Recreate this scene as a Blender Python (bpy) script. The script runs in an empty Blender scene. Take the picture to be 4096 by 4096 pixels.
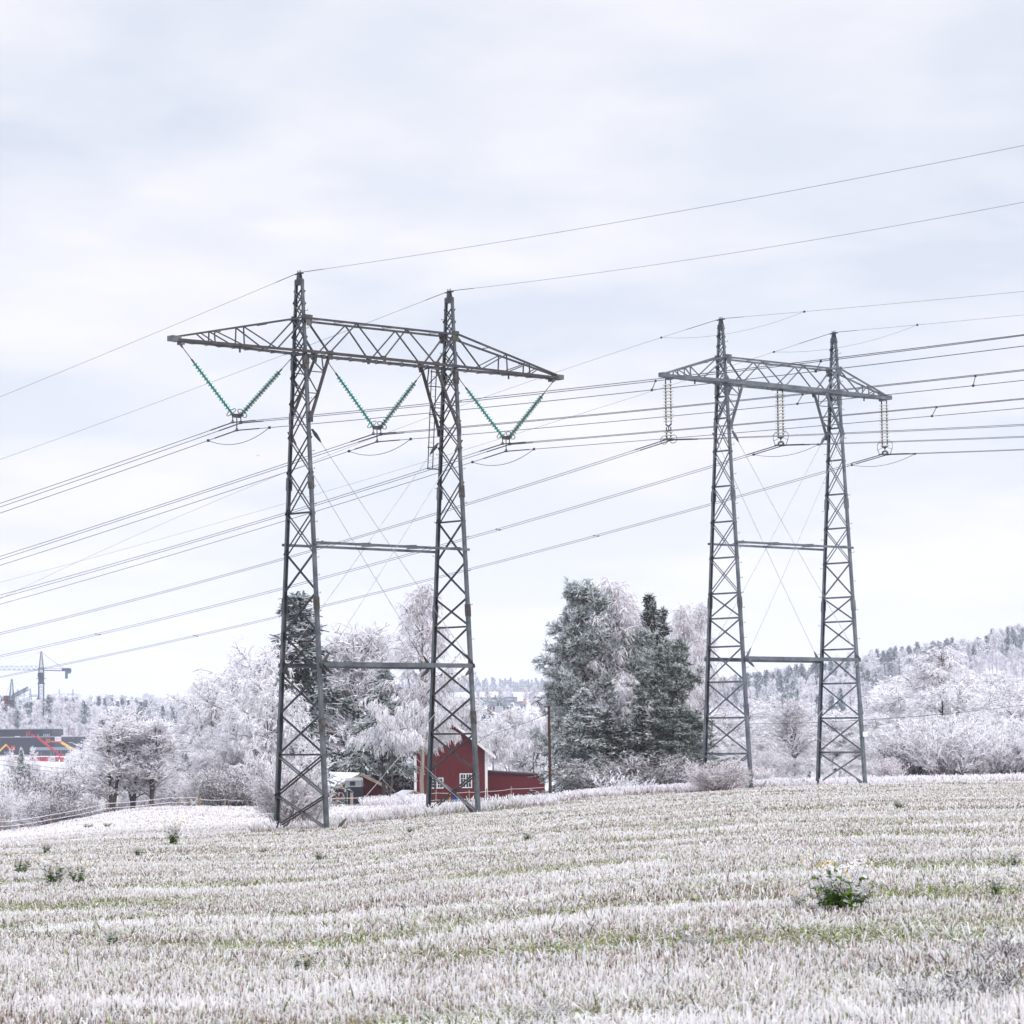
import bpy, math, random
import numpy as np
from mathutils import Vector, Matrix
sc = bpy.context.scene
COL = sc.collection
R = np.random.RandomState(7)
random.seed(7)
# ------------------------------------------------------------------ camera
F = 12000.0            # focal length in photo pixels (4096 px wide)
PITCH, ROLL = 0.075145, 0.00903
def proj(x, y, z):
    cp, sp = math.cos(PITCH), math.sin(PITCH)
    d = y*cp + z*sp; u = -y*sp + z*cp
    cr, sr = math.cos(ROLL), math.sin(ROLL)
    return 2048 + F*(x*cr - u*sr)/d, 2048 - F*(x*sr + u*cr)/d
def ray(px, py):
    a, b = (px-2048)/F, -(py-2048)/F
    cr, sr = math.cos(ROLL), math.sin(ROLL)
    x = a*cr + b*sr; u = -a*sr + b*cr
    cp, sp = math.cos(PITCH), math.sin(PITCH)
    return np.array([x, cp - u*sp, sp + u*cp])
def W(px, py, Y):
    d = ray(px, py)
    return d*(Y/d[1])
cd = bpy.data.cameras.new('camera'); cam = bpy.data.objects.new('camera', cd); COL.objects.link(cam)
cd.sensor_width = 36; cd.sensor_fit = 'HORIZONTAL'; cd.lens = 36*F/4096
cd.clip_start = 0.5; cd.clip_end = 30000
fw = Vector((0, math.cos(PITCH), math.sin(PITCH)))
r0 = Vector((1, 0, 0)); u0 = Vector((0, -math.sin(PITCH), math.cos(PITCH)))
rr = r0*math.cos(ROLL) - u0*math.sin(ROLL)
uu = r0*math.sin(ROLL) + u0*math.cos(ROLL)
cam.matrix_world = Matrix(((rr.x, uu.x, -fw.x, 0), (rr.y, uu.y, -fw.y, 0), (rr.z, uu.z, -fw.z, 0), (0, 0, 0, 1)))
sc.camera = cam
cd.dof.use_dof = True; cd.dof.focus_distance = 140; cd.dof.aperture_fstop = 10

# ------------------------------------------------------------------ object helpers
def tag(o, label=None, cat=None, group=None, kind=None):
    if label: o['label'] = label
    if cat: o['category'] = cat
    if group: o['group'] = group
    if kind: o['kind'] = kind
    return o
def empty(name, loc, rz=0.0, parent=None):
    o = bpy.data.objects.new(name, None); COL.objects.link(o)
    o.location = loc; o.rotation_euler = (0, 0, rz); o.empty_display_size = .5
    o.parent = parent
    return o
def link(name, me, mat, parent=None, loc=None, rz=None):
    o = bpy.data.objects.new(name, me); COL.objects.link(o)
    if mat is not None and not me.materials: me.materials.append(mat)
    o.parent = parent
    if loc is not None: o.location = loc
    if rz is not None: o.rotation_euler = (0, 0, rz)
    return o
def npmesh(name, V, Fc, col=None, smooth=False):
    """V (n,3); Fc (m,k) with k = 3 or 4"""
    V = np.asarray(V, np.float32); Fc = np.asarray(Fc, np.int32)
    me = bpy.data.meshes.new(name)
    me.vertices.add(len(V)); me.vertices.foreach_set('co', V.ravel())
    m, k = Fc.shape
    me.loops.add(m*k); me.loops.foreach_set('vertex_index', Fc.ravel())
    me.polygons.add(m)
    me.polygons.foreach_set('loop_start', np.arange(0, m*k, k, dtype=np.int32))
    me.polygons.foreach_set('loop_total', np.full(m, k, np.int32))
    if smooth: me.polygons.foreach_set('use_smooth', np.ones(m, bool))
    me.update(calc_edges=True)
    if col is not None:
        a = me.color_attributes.new('Col', 'FLOAT_COLOR', 'POINT')
        c = np.ones((len(V), 4), np.float32); c[:, :3] = col
        a.data.foreach_set('color', c.ravel())
    return me
class MB:
    """collects boxes, bars, tubes and polygons and builds ONE mesh object"""
    def __init__(s): s.v = []; s.f = []
    def add(s, vs, fs):
        n = len(s.v); s.v += [tuple(map(float, p)) for p in vs]; s.f += [tuple(i+n for i in f) for f in fs]; return s
    def box(s, lo, hi):
        (a, b, c), (d, e, f) = lo, hi
        return s.add([(a,b,c),(d,b,c),(d,e,c),(a,e,c),(a,b,f),(d,b,f),(d,e,f),(a,e,f)],
                     [(3,2,1,0),(4,5,6,7),(0,1,5,4),(1,2,6,5),(2,3,7,6),(3,0,4,7)])
    def bar(s, p, q, w, h=None, up=(0, 0, 1)):
        h = h or w
        p, q = np.array(p, float), np.array(q, float); t = q-p; t /= (np.linalg.norm(t)+1e-12)
        up = np.array(up, float)
        if abs(t@up) > .98: up = np.array((1., 0, 0)) if abs(t[0]) < .9 else np.array((0, 1., 0))
        a = np.cross(t, up); a /= np.linalg.norm(a); b = np.cross(a, t)
        vs = [o+sa*a*w/2+sb*b*h/2 for o in (p, q) for sa, sb in ((-1,-1),(1,-1),(1,1),(-1,1))]
        return s.add(vs, [(0,1,2,3)[::-1],(4,5,6,7),(0,1,5,4),(1,2,6,5),(2,3,7,6),(3,0,4,7)])
    def angle(s, p, q, w, t=.012, up=(0, 0, 1), flip=1):
        """an L-section member: two thin flanges"""
        p, q = np.array(p, float), np.array(q, float); d = q-p; d /= (np.linalg.norm(d)+1e-12)
        up = np.array(up, float)
        if abs(d@up) > .98: up = np.array((1., 0, 0)) if abs(d[0]) < .9 else np.array((0, 1., 0))
        a = np.cross(d, up); a /= np.linalg.norm(a); b = np.cross(a, d)
        s.bar(p, q, w, t, up=b); off = a*flip*(w/2) + b*(w/2+t/2+.001)
        s.bar(p+off, q+off, t, w, up=b)
        return s
    def tube(s, pts, r, n=6, cap=True):
        pts = np.array(pts, float); K = len(pts)
        rs = np.full(K, r) if np.isscalar(r) else np.array(r)
        T = np.gradient(pts, axis=0); T /= np.linalg.norm(T, axis=1)[:, None]+1e-12
        up = np.array((0, 0, 1.)) if abs(T[:, 2]).mean() < .9 else np.array((1., 0, 0))
        A = np.cross(T, up); A /= np.linalg.norm(A, axis=1)[:, None]+1e-12; B = np.cross(A, T)
        th = np.arange(n)/n*2*math.pi
        V = pts[:, None]+rs[:, None, None]*(np.cos(th)[None, :, None]*A[:, None]+np.sin(th)[None, :, None]*B[:, None])
        fs = [(i*n+j, i*n+(j+1) % n, (i+1)*n+(j+1) % n, (i+1)*n+j) for i in range(K-1) for j in range(n)]
        if cap: fs += [tuple(range(n))[::-1], tuple((K-1)*n+j for j in range(n))]
        return s.add(V.reshape(-1, 3), fs)
    def lathe(s, prof, n=12, c=(0, 0, 0), M=None):
        th = np.arange(n)/n*2*math.pi; vs = []
        for r, z in prof:
            for t in th: vs.append((r*math.cos(t), r*math.sin(t), z))
        vs = np.array(vs)
        if M is not None: vs = vs@np.array(M).T
        vs = vs+np.array(c); K = len(prof)
        fs = [(i*n+j, i*n+(j+1) % n, (i+1)*n+(j+1) % n, (i+1)*n+j) for i in range(K-1) for j in range(n)]
        return s.add(vs, fs)
    def ext(s, poly, d):
        """extrude a 3D polygon along vector d"""
        poly = [np.array(p, float) for p in poly]; d = np.array(d, float); n = len(poly)
        return s.add(poly+[p+d for p in poly], [tuple(range(n))[::-1], tuple(range(n, 2*n))]+[(i, (i+1) % n, n+(i+1) % n, n+i) for i in range(n)])
    def build(s, name, mat, parent=None, smooth=False, **k):
        me = bpy.data.meshes.new(name); me.from_pydata(s.v, [], s.f)
        if smooth: me.polygons.foreach_set('use_smooth', [True]*len(me.polygons))
        me.update()
        return link(name, me, mat, parent, **k)

# ------------------------------------------------------------------ materials
def nodes(name):
    m = bpy.data.materials.new(name); m.use_nodes = True
    nt = m.node_tree; b = nt.nodes['Principled BSDF']
    return m, nt, b
def rgb(c): return (c[0], c[1], c[2], 1)
def mat(name, c, rough=.7, metal=0, var=.12, scale=6, c2=None, c2amt=.5, spec=.3, coord='Object', stretch=None):
    """painted / weathered surface: base colour, broken up by two noises"""
    m, nt, b = nodes(name); N, L = nt.nodes, nt.links
    tc = N.new('ShaderNodeTexCoord'); mp = N.new('ShaderNodeMapping'); L.new(tc.outputs[coord], mp.inputs[0])
    if stretch: mp.inputs['Scale'].default_value = stretch
    n1 = N.new('ShaderNodeTexNoise'); n1.inputs['Scale'].default_value = scale; n1.inputs['Detail'].default_value = 6
    n1.inputs['Roughness'].default_value = .65
    L.new(mp.outputs[0], n1.inputs[0])
    mx = N.new('ShaderNodeMix'); mx.data_type = 'RGBA'
    lo = tuple(x*(1-var*1.6) for x in c); hi = tuple(min(1, x*(1+var*1.4)) for x in c)
    rp = N.new('ShaderNodeMapRange'); rp.inputs[1].default_value = .3; rp.inputs[2].default_value = .7
    L.new(n1.outputs[0], rp.inputs[0]); L.new(rp.outputs[0], mx.inputs[0])
    mx.inputs[6].default_value = rgb(lo); mx.inputs[7].default_value = rgb(hi); out = mx.outputs[2]
    if c2:
        n2 = N.new('ShaderNodeTexNoise'); n2.inputs['Scale'].default_value = scale*.37; n2.inputs['Detail'].default_value = 8
        L.new(mp.outputs[0], n2.inputs[0])
        r2 = N.new('ShaderNodeMapRange'); r2.inputs[1].default_value = 1-c2amt-.07; r2.inputs[2].default_value = 1-c2amt+.07
        L.new(n2.outputs[0], r2.inputs[0])
        m2 = N.new('ShaderNodeMix'); m2.data_type = 'RGBA'; L.new(r2.outputs[0], m2.inputs[0]); L.new(out, m2.inputs[6])
        m2.inputs[7].default_value = rgb(c2); out = m2.outputs[2]
    L.new(out, b.inputs['Base Color']); b.inputs['Roughness'].default_value = rough; b.inputs['Metallic'].default_value = metal
    b.inputs['Specular IOR Level'].default_value = spec
    return m
def attrmat(name, rough=.9, tint=.0, trans=0.0):
    """colour stored per twig / blade (frost, bark, needle), slight per-object variation"""
    m, nt, b = nodes(name); N, L = nt.nodes, nt.links
    a = N.new('ShaderNodeAttribute'); a.attribute_name = 'Col'
    oi = N.new('ShaderNodeObjectInfo'); mr = N.new('ShaderNodeMapRange')
    mr.inputs[3].default_value = 1-tint; mr.inputs[4].default_value = 1+tint*.5
    L.new(oi.outputs['Random'], mr.inputs[0])
    v = N.new('ShaderNodeVectorMath'); v.operation = 'SCALE'; L.new(a.outputs[0], v.inputs[0]); L.new(mr.outputs[0], v.inputs['Scale'])
    L.new(v.outputs[0], b.inputs['Base Color']); b.inputs['Roughness'].default_value = rough
    b.inputs['Specular IOR Level'].default_value = .15
    if trans:
        t = N.new('ShaderNodeBsdfTranslucent'); L.new(v.outputs[0], t.inputs[0])
        ms = N.new('ShaderNodeMixShader'); ms.inputs[0].default_value = trans
        L.new(b.outputs[0], ms.inputs[1]); L.new(t.outputs[0], ms.inputs[2])
        L.new(ms.outputs[0], N['Material Output'].inputs[0])
    return m
STEEL = mat('galvanised_steel', (.105, .12, .135), .5, .35, .25, 3, c2=(.155, .17, .185), c2amt=.45)
STEEL_R = mat('weathered_steel', (.062, .060, .066), .6, .25, .25, 4, c2=(.088, .074, .070), c2amt=.45)
STEEL_D = mat('dark_steel', (.06, .065, .075), .55, .3, .2, 3, c2=(.10, .095, .10), c2amt=.45)
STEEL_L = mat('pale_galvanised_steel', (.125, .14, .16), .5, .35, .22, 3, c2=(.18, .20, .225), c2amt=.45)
RUST = mat('rusty_plate', (.085, .075, .068), .75, .2, .3, 8, c2=(.15, .15, .155), c2amt=.45)
CABLE = mat('aluminium_cable', (.13, .13, .16), .55, .4, .1, 2)
CABLE_D = mat('dark_cable', (.045, .045, .06), .6, .3, .1, 2)
GUY = mat('frosted_guy_wire', (.42, .42, .46), .6, .2, .3, 3)
FROST = mat('frost_crust', (.82, .82, .86), .9, 0, .05, 20)
CONC = mat('concrete', (.35, .34, .33), .9)
VEG = attrmat('frosted_twigs', .9, .07, .25)
BARK = attrmat('bark', .9, .1)
GRASSM = attrmat('frosted_grass', .9, 0, .3)

def glass_mat(name, c, rough, tr):
    m, nt, b = nodes(name)
    b.inputs['Base Color'].default_value = rgb(c); b.inputs['Roughness'].default_value = rough
    b.inputs['Transmission Weight'].default_value = tr; b.inputs['IOR'].default_value = 1.3
    return m
GREEN = glass_mat('green_glass', (.06, .44, .38), .12, .55)
CREAM = mat('cream_porcelain', (.62, .62, .52), .3, 0, .06, 8, spec=.5)
WINGLASS = mat('window_glass', (.03, .035, .045), .08, 0, .1, 2, spec=.6)

# ------------------------------------------------------------------ terrain
CX = [-1500, 0, 600, 1200, 1900, 2500, 3100, 3600, 4096, 5500]
TD = [(135,  [3400,3372,3345,3326,3250,3200,3165,3150,3140,3125]),
      (165,  [3385,3355,3312,3290,3232,3180,3150,3138,3128,3112]),
      (240,  [3370,3328,3235,3235,3214,3170,3140,3128,3118,3100]),
      (300,  [3430,3420,3300,3240,3206,3166,3133,3120,3108,3090]),
      (420,  [3410,3400,3360,3290,3200,3160,3120,3100,3090,3070]),
      (700,  [3130,3130,3130,3130,3110,3090,3030,2990,2960,2950]),
      (1000, [3055,3055,3055,3020,2945,2950,2870,2830,2800,2780]),
      (1200, [3034,3034,3034,2990,2880,2890,2850,2770,2700,2650]),
      (1600, [2880,2870,2880,2860,2800,2830,2810,2700,2612,2560]),
      (2500, [2830,2834,2822,2830,2790,2800,2835,2760,2690,2660]),
      (3300, [2850,2850,2850,2820,2780,2790,2830,2800,2750,2700]),
      (4500, [2850,2850,2845,2800,2765,2775,2800,2800,2790,2780]),
      (9000, [2905]*10)]
def zpx(c, y, D):
    X = (c-2048)/F*D
    y0 = proj(X, D, 0)[1]; y1 = proj(X, D, 10)[1]
    return (y-y0)/(y1-y0)*10
TZ = np.array([[-1.6]*10]+[[zpx(c, y, D) for c, y in zip(CX, row)] for D, row in TD])
TDD = np.array([0]+[d for d, _ in TD], float)
def _bump(X, Y):
    D = np.hypot(X, Y)
    a = np.clip(D/150, .15, 1)*.10 + np.clip((D-400)/1500, 0, 1)*2.0
    k = 1/(1+np.clip(D-300, 0, 3000)/60)
    return a*(np.sin(X*.31*k+1.3)*np.sin(Y*.17*k+.4)+.6*np.sin(X*.083*k+Y*.11*k+2)+.4*np.sin(X*.61*k-Y*.37*k))*.6
def gz(X, Y):
    X = np.asarray(X, float); Y = np.asarray(Y, float)
    D = np.hypot(X, Y); c = 2048+F*X/np.maximum(Y, .25*D+.01); c = np.clip(c, CX[0], CX[-1])
    j = np.clip(np.searchsorted(CX, c)-1, 0, 8); cx = np.array(CX, float); t = (c-cx[j])/(cx[j+1]-cx[j])
    t = t*t*(3-2*t)*.5+t*.5
    i = np.clip(np.searchsorted(TDD, D)-1, 0, len(TDD)-2); s = np.clip((D-TDD[i])/(TDD[i+1]-TDD[i]), 0, 1)
    z = (TZ[i, j]*(1-t)+TZ[i, j+1]*t)*(1-s)+(TZ[i+1, j]*(1-t)+TZ[i+1, j+1]*t)*s
    return z+_bump(X, Y)
def G(px, D):
    """ground point seen in photo column px at forward distance D"""
    X = (px-2048)/F*D
    for _ in range(3):
        z = float(gz(X, D)); q = proj(X, D, z)[0]; X += (px-q)/F*D
    return np.array([X, D, float(gz(X, D))])
def H(dy, D): return dy/F*D      # photo pixels -> metres at distance D

az = np.concatenate([np.linspace(-180, -24, 27)[:-1], np.linspace(-24, 24, 220), np.linspace(24, 180, 27)[1:-1]])*math.pi/180
rad = np.concatenate([[0.01, 2, 4, 6, 8], np.geomspace(10, 9000, 330)])
A_, R_ = np.meshgrid(az, rad); X_ = R_*np.sin(A_); Y_ = R_*np.cos(A_)
V = np.stack([X_, Y_, gz(X_, Y_)], -1).reshape(-1, 3)
na = len(az); ii, jj = np.meshgrid(np.arange(len(rad)-1), np.arange(na), indexing='ij')
Fq = np.stack([ii*na+jj, ii*na+(jj+1) % na, (ii+1)*na+(jj+1) % na, (ii+1)*na+jj], -1).reshape(-1, 4)

m, nt, b = nodes('frosted_ground'); N, L = nt.nodes, nt.links
def NN(t, **k):
    n = N.new(t)
    for a, v in k.items(): setattr(n, a, v)
    return n
def noise(vec, scale, detail=6, rough=.6):
    n = NN('ShaderNodeTexNoise'); n.inputs['Scale'].default_value = scale; n.inputs['Detail'].default_value = detail
    n.inputs['Roughness'].default_value = rough; L.new(vec, n.inputs[0]); return n.outputs[0]
def rng_(v, a, b_, c=0., d=1.):
    n = NN('ShaderNodeMapRange'); L.new(v, n.inputs[0])
    for i, x in enumerate((a, b_, c, d)): n.inputs[i+1].default_value = x
    return n.outputs[0]
def mixc(f, a, b_):
    n = NN('ShaderNodeMix', data_type='RGBA'); L.new(f, n.inputs[0])
    for i, x in ((6, a), (7, b_)):
        if isinstance(x, tuple): n.inputs[i].default_value = rgb(x)
        else: L.new(x, n.inputs[i])
    return n.outputs[2]
def mth(op, a, b_):
    n = NN('ShaderNodeMath', operation=op)
    for i, x in ((0, a), (1, b_)):
        if isinstance(x, (int, float)): n.inputs[i].default_value = x
        else: L.new(x, n.inputs[i])
    return n.outputs[0]
geo = NN('ShaderNodeNewGeometry'); pos = geo.outputs['Position']
flat = NN('ShaderNodeMapping'); flat.inputs['Scale'].default_value = (1, 1, 0); L.new(pos, flat.inputs[0]); fl = flat.outputs[0]
dist = NN('ShaderNodeVectorMath', operation='LENGTH'); L.new(fl, dist.inputs[0]); dist = dist.outputs['Value']
fine = noise(fl, 9, 8, .7); med = noise(fl, .9, 6); big = noise(fl, .12, 5)
field = mixc(rng_(fine, .46, .66), (.13, .10, .07), (.55, .53, .52))
field = mixc(rng_(med, .52, .68), field, (.13, .16, .05))
mead = mixc(rng_(noise(fl, 4, 8, .75), .35, .65), (.50, .49, .45), (.76, .76, .80))
mead = mixc(rng_(big, .5, .72), mead, (.58, .53, .54))
near = mixc(rng_(dist, 150, 175), field, mead)
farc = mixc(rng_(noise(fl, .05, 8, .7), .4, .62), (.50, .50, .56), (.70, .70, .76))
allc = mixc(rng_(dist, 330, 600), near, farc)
L.new(allc, b.inputs['Base Color']); b.inputs['Roughness'].default_value = .95; b.inputs['Specular IOR Level'].default_value = .1
bp = NN('ShaderNodeBump'); bp.inputs['Strength'].default_value = .8; bp.inputs['Distance'].default_value = .12
L.new(fine, bp.inputs['Height']); L.new(bp.outputs[0], b.inputs['Normal'])
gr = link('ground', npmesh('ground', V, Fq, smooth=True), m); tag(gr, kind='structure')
# ------------------------------------------------------------------ pylons
T = [dict(o=np.array([-6.215, 137.818]), yaw=.737, w0=3.231, w1=-.132, top=19.006, bot=17.484, ub=8.8, lb=3.358, arm=11.582, pk=21.1),
     dict(o=np.array([14.762, 164.127]), yaw=.724, w0=3.298, w1=-.133, top=20.40, bot=19.10, ub=10.358, lb=4.127, arm=8.97, pk=22.5)]
for t in T:
    t['u'] = np.array([math.cos(t['yaw']), math.sin(t['yaw'])]); t['v'] = np.array([-math.sin(t['yaw']), math.cos(t['yaw'])])
def tw(t, u, v, z):
    p = t['o']+u*t['u']+v*t['v']; return np.array([p[0], p[1], z])
def plane_uz(t, px, py, v=0.):
    """where the line of sight meets the plane v = const of a pylon: (u, z)"""
    d = ray(px, py); o = t['o']+v*t['v']; s = (o@t['v'])/(d[:2]@t['v']); p = d*s
    return (p[:2]-o)@t['u'], p[2]
def yz(t, c, ys, side=-1):
    """heights of bracing nodes read at a column's near chord"""
    zs = np.linspace(-6, 24, 1200); u = c*4.5
    pp = np.array([proj(*tw(t, u, side*(t['w0']+t['w1']*z)/2, z))[1] for z in zs])
    return [float(np.interp(-y, -pp, zs)) for y in ys]
SPECS = [
 dict(nodes={-1: [3183, 3022, 2859, 2698, 2536, 2371, 2211, 2050, 1886, 1745, 1610, 1508, 1418, 1345, 1275, 1210, 1160, 1122, 1098],
             1: [3092, 2938, 2789, 2650, 2509, 2392, 2250, 2085, 1928, 1789, 1682, 1570, 1478, 1410, 1342, 1285, 1235, 1198, 1172]},
      strut={-1: [3022, 2536, 2050], 1: [2938, 2509, 2085]}, double_above=2215, heavy_below=3030,
      splice={-1: [2901, 2412, 1928, 1448], 1: [2870, 2440, 1965, 1510]}, ujoint=3.19, utop=1.5, arml=(.524, .306, .773), gtop=(1731, 1775),
      mat=(STEEL, STEEL_D, STEEL_R, STEEL)),
 dict(nodes={-1: [3018, 2873, 2729, 2587, 2473, 2373, 2230, 2086, 1944, 1803, 1673, 1587, 1520, 1470, 1428, 1385, 1345, 1310, 1285],
             1: [3012, 2874, 2735, 2598, 2487, 2390, 2252, 2113, 1977, 1841, 1713, 1632, 1565, 1520, 1478, 1435, 1400, 1365, 1342]},
      strut={-1: [3018, 2873, 2729, 2587, 2473, 2373, 2230, 2086, 1944, 1803, 1673, 1587], 1: [3012, 2874, 2735, 2598, 2487, 2390, 2252, 2113, 1977, 1841, 1713, 1632]},
      double_above=2380, heavy_below=3025,
      splice={-1: [2838, 2407, 1980, 1555], 1: [2838, 2420, 2010, 1590]}, ujoint=3.3, utop=1.65, arml=(.42, .22, .6), gtop=(1735, 1745),
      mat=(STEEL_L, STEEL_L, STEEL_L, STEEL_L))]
SPECS[1]['splice'][1] = [2838, 2420, 2012, 1600]

def build_pylon(k, name, label):
    t, S = T[k], SPECS[k]; MC, MBR, MCH, MTOP = S['mat']
    A = t['arm']; zb, zt = t['bot'], t['top']
    foot = {}
    for c in (-1, 1):
        for s in (-1, 1):
            z = 0
            for _ in range(8):
                p = tw(t, c*4.5, s*(t['w0']+t['w1']*z)/2, z); z = float(gz(p[0], p[1]))
            foot[c, s] = z
    z0 = min(foot.values())
    root = empty(name, (t['o'][0], t['o'][1], z0), t['yaw']); tag(root, label, 'pylon', 'portal power pylons in the field')
    w = lambda z: t['w0']+t['w1']*z
    def P(u, v, z): return np.array([u, v, z-z0])
    def leg(c, s, z): return P(c*4.5, s*w(z)/2, z)
    for c in (-1, 1):
        zp = t['pk']-.28
        for s in (-1, 1):
            # channel section leg: web plus two flanges
            m = MB(); a, b = leg(c, s, foot[c, s]-.3), leg(c, s, zp)
            inn = -s
            zs_ = sorted([foot[c, s]-.3]+[yz(t, c, [y], -1)[0] for y in S['splice'][c]]+[zp])
            for (za_, zb2), wl_ in zip(zip(zs_[:-1], zs_[1:]), (.20, .185, .165, .15, .125)):
                a, b = leg(c, s, za_), leg(c, s, zb2); m.bar(a, b, wl_, .022, up=(0, 1, 0))
                for q in (-1, 1):
                    o = np.array([q*wl_/2, inn*wl_*.33, 0]); m.bar(a+o, b+o, .022, wl_*.66, up=(0, 1, 0))
            lo = m.build('leg', MC, root)
            sp_y = S['splice'][c]
            for y in sp_y:
                z = yz(t, c, [y], -1)[0]; hh = .29
                q = MB(); q.bar(leg(c, s, z-hh)+(0, s*.02, 0), leg(c, s, z+hh)+(0, s*.02, 0), .215, .03, up=(0, 1, 0))
                for e in (-1, 1):
                    q.bar(leg(c, s, z-hh)+(e*.112, -s*.06, 0), leg(c, s, z+hh)+(e*.112, -s*.06, 0), .03, .15, up=(0, 1, 0))
                for zz in np.linspace(-.24, .24, 6):
                    for e in (-1, 1):
                        pc = leg(c, s, z+zz)+(e*.06, s*.045, 0); q.box(pc-.017, pc+.017)
                q.build('splice_plate', RUST if (k == 0 and s == -1) else MC, lo)
            f = MB(); x, y, z = leg(c, s, foot[c, s]); f.ext([(x-.35, y-.35, z-.5), (x+.35, y-.35, z-.5), (x+.35, y+.35, z-.5), (x-.35, y+.35, z-.5)], (0, 0, .58))
            f.build('footing', CONC, root)
        zs = yz(t, c, S['nodes'][c]); zd = yz(t, c, [S['double_above']])[0]; zh = yz(t, c, [S['heavy_below']])[0]
        m = MB(); nb = [max(foot[c, -1], foot[c, 1])+.02]+[z for z in zs if z < t['pk']-.45]
        for z1, z2 in zip(nb[:-1], nb[1:]):
            dbl = z1 > zd
            hv = z2 < zh+.1
            wd = .11 if hv else (.062 if k == 0 else .055)
            for e, off in ((1, .09), (-1, -.09)) if dbl or hv else ((1, .03), (-1, -.03)):
                # both flanges carry a diagonal where the lattice is doubled
                offs = (off,)
                for o in offs:
                    if dbl or hv:
                        m.bar(leg(c, -1, z1)+(o, 0, 0), leg(c, 1, z2)+(o, 0, 0), wd, .03)
                        m.bar(leg(c, 1, z1)+(o*1.3, 0, 0), leg(c, -1, z2)+(o*1.3, 0, 0), wd, .03)
                    elif e == 1: m.angle(leg(c, -1, z1)+(o, 0, 0), leg(c, 1, z2)+(o, 0, 0), wd)
                    else: m.angle(leg(c, 1, z1)+(o, 0, 0), leg(c, -1, z2)+(o, 0, 0), wd)
        for z in yz(t, c, S['strut'][c]):
            m.angle(leg(c, -1, z), leg(c, 1, z), .075 if k == 0 else .085)
        m.build('column_bracing', MBR, root)
        # peak cap carrying the earth wire
        m = MB(); zz = zp
        hw = w(zz)/2+.01
        m.ext([P(c*4.5-.085, -hw, zz-.28), P(c*4.5+.085, -hw, zz-.28), P(c*4.5+.085, hw, zz-.28), P(c*4.5-.085, hw, zz-.28)], (0, 0, .22))
        for e in (-1, 1):
            m.ext([P(c*4.5+e*.07, -.14, zz-.06), P(c*4.5+e*.07, .14, zz-.06), P(c*4.5+e*.07, .06, zz+.30), P(c*4.5+e*.07, -.06, zz+.30)], (.02, 0, 0))
        m.bar(P(c*4.5-.1, 0, zz+.27), P(c*4.5+.1, 0, zz+.27), .07)
        for dv in (-.1, 0, .1): m.bar(P(c*4.5, dv, zz+.27), P(c*4.5, dv*1.2, zz+.40), .025)
        m.bar(P(c*4.5, -.3, zz+.24), P(c*4.5, .3, zz+.24), .05)
        m.build('peak_cap', STEEL_D, root)
        # step bolts up the column
        m = MB()
        for i, z in enumerate(np.arange(foot[c, -1]+2.5, t['pk']-1, .8)):
            sd = -1 if c == -1 else 1
            b0 = leg(c, sd, z)+(.1, 0, 0); sv = sd if i % 2 else -sd*.2
            b0 = leg(c, -1 if (c == -1 or i % 2) else 1, z)
            sv = -1 if (c == -1 or i % 2) else 1
            m = MB(); m.bar(b0, b0+(0.0, sv*.27, 0), .018); m.bar(b0+(0, sv*.262, 0), b0+(0, sv*.262, .05), .018); m.build('step_bolt', STEEL_D, root)
    # crossarm ------------------------------------------------------------
    uj, ut = S['ujoint'], S['utop']
    wb, wt = w(zb)/2, w(zt)/2
    cw = (.14, .12) if k == 0 else (.12, .23)
    for s in (-1, 1):
        m = MB(); y = s*(wb+.10)
        m.bar(P(-4.6, y, zb), P(4.6, y, zb), cw[0], cw[1])
        for e in (-1, 1): m.bar(P(e*4.6, y, zb), P(e*A, s*.12, zb), cw[0]*.95, cw[1]*.9 if k == 0 else cw[1]*.75)
        m.build('bottom_chord', MCH, root)
        m = MB(); y = s*(wt+.10)
        m.bar(P(-4.7, y, zt), P(4.7, y, zt), .10, .09)
        for e in (-1, 1): m.bar(P(e*4.7, y, zt), P(e*(A-.15), s*.09, zb+.12), .085, .08)
        m.build('top_chord', MTOP if k else STEEL_D, root)
        # web
        m = MB(); y = s*(wb+.05); yt = s*(wt+.05)
        seq = [(-4.5, 1), (-uj, 0), (-ut, 1), (0, 0), (ut, 1), (uj, 0), (4.5, 1)]
        for (ua, la), (ub_, lb_) in zip(seq[:-1], seq[1:]):
            pa = P(ua, yt if la else y, zt if la else zb); pb = P(ub_, yt if lb_ else y, zt if lb_ else zb)
            hvy = abs(ua) > 4 or abs(ub_) > 4
            m.bar(pa, pb, .11 if hvy else .065, .05)
        f1, f2, fj = S['arml']
        for e in (-1, 1):
            def ab(f): # bottom chord at fraction f from the tip
                return P(e*(A-(A-4.5)*f), s*(.12+(wb-.05)*f), zb)
            def at(f):
                return P(e*(A-(A-4.5)*f), s*(.10+(wt-.02)*f), zb+.12+(zt-zb-.12)*f)
            m.bar(at(1), ab(fj), .07, .05); m.bar(ab(f1), at(f1), .06, .04)
            m.bar(at(f1), ab(fj), .07, .04)
            m.bar(ab(f2), at(f2), .06, .04); m.bar(at(f2), ab(f1), .06, .04)
            if k == 0: m.bar(at(f2*.65), ab(f2), .05, .04)
        m.build('crossarm_web', STEEL_D if k == 0 else MCH, root)
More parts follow.
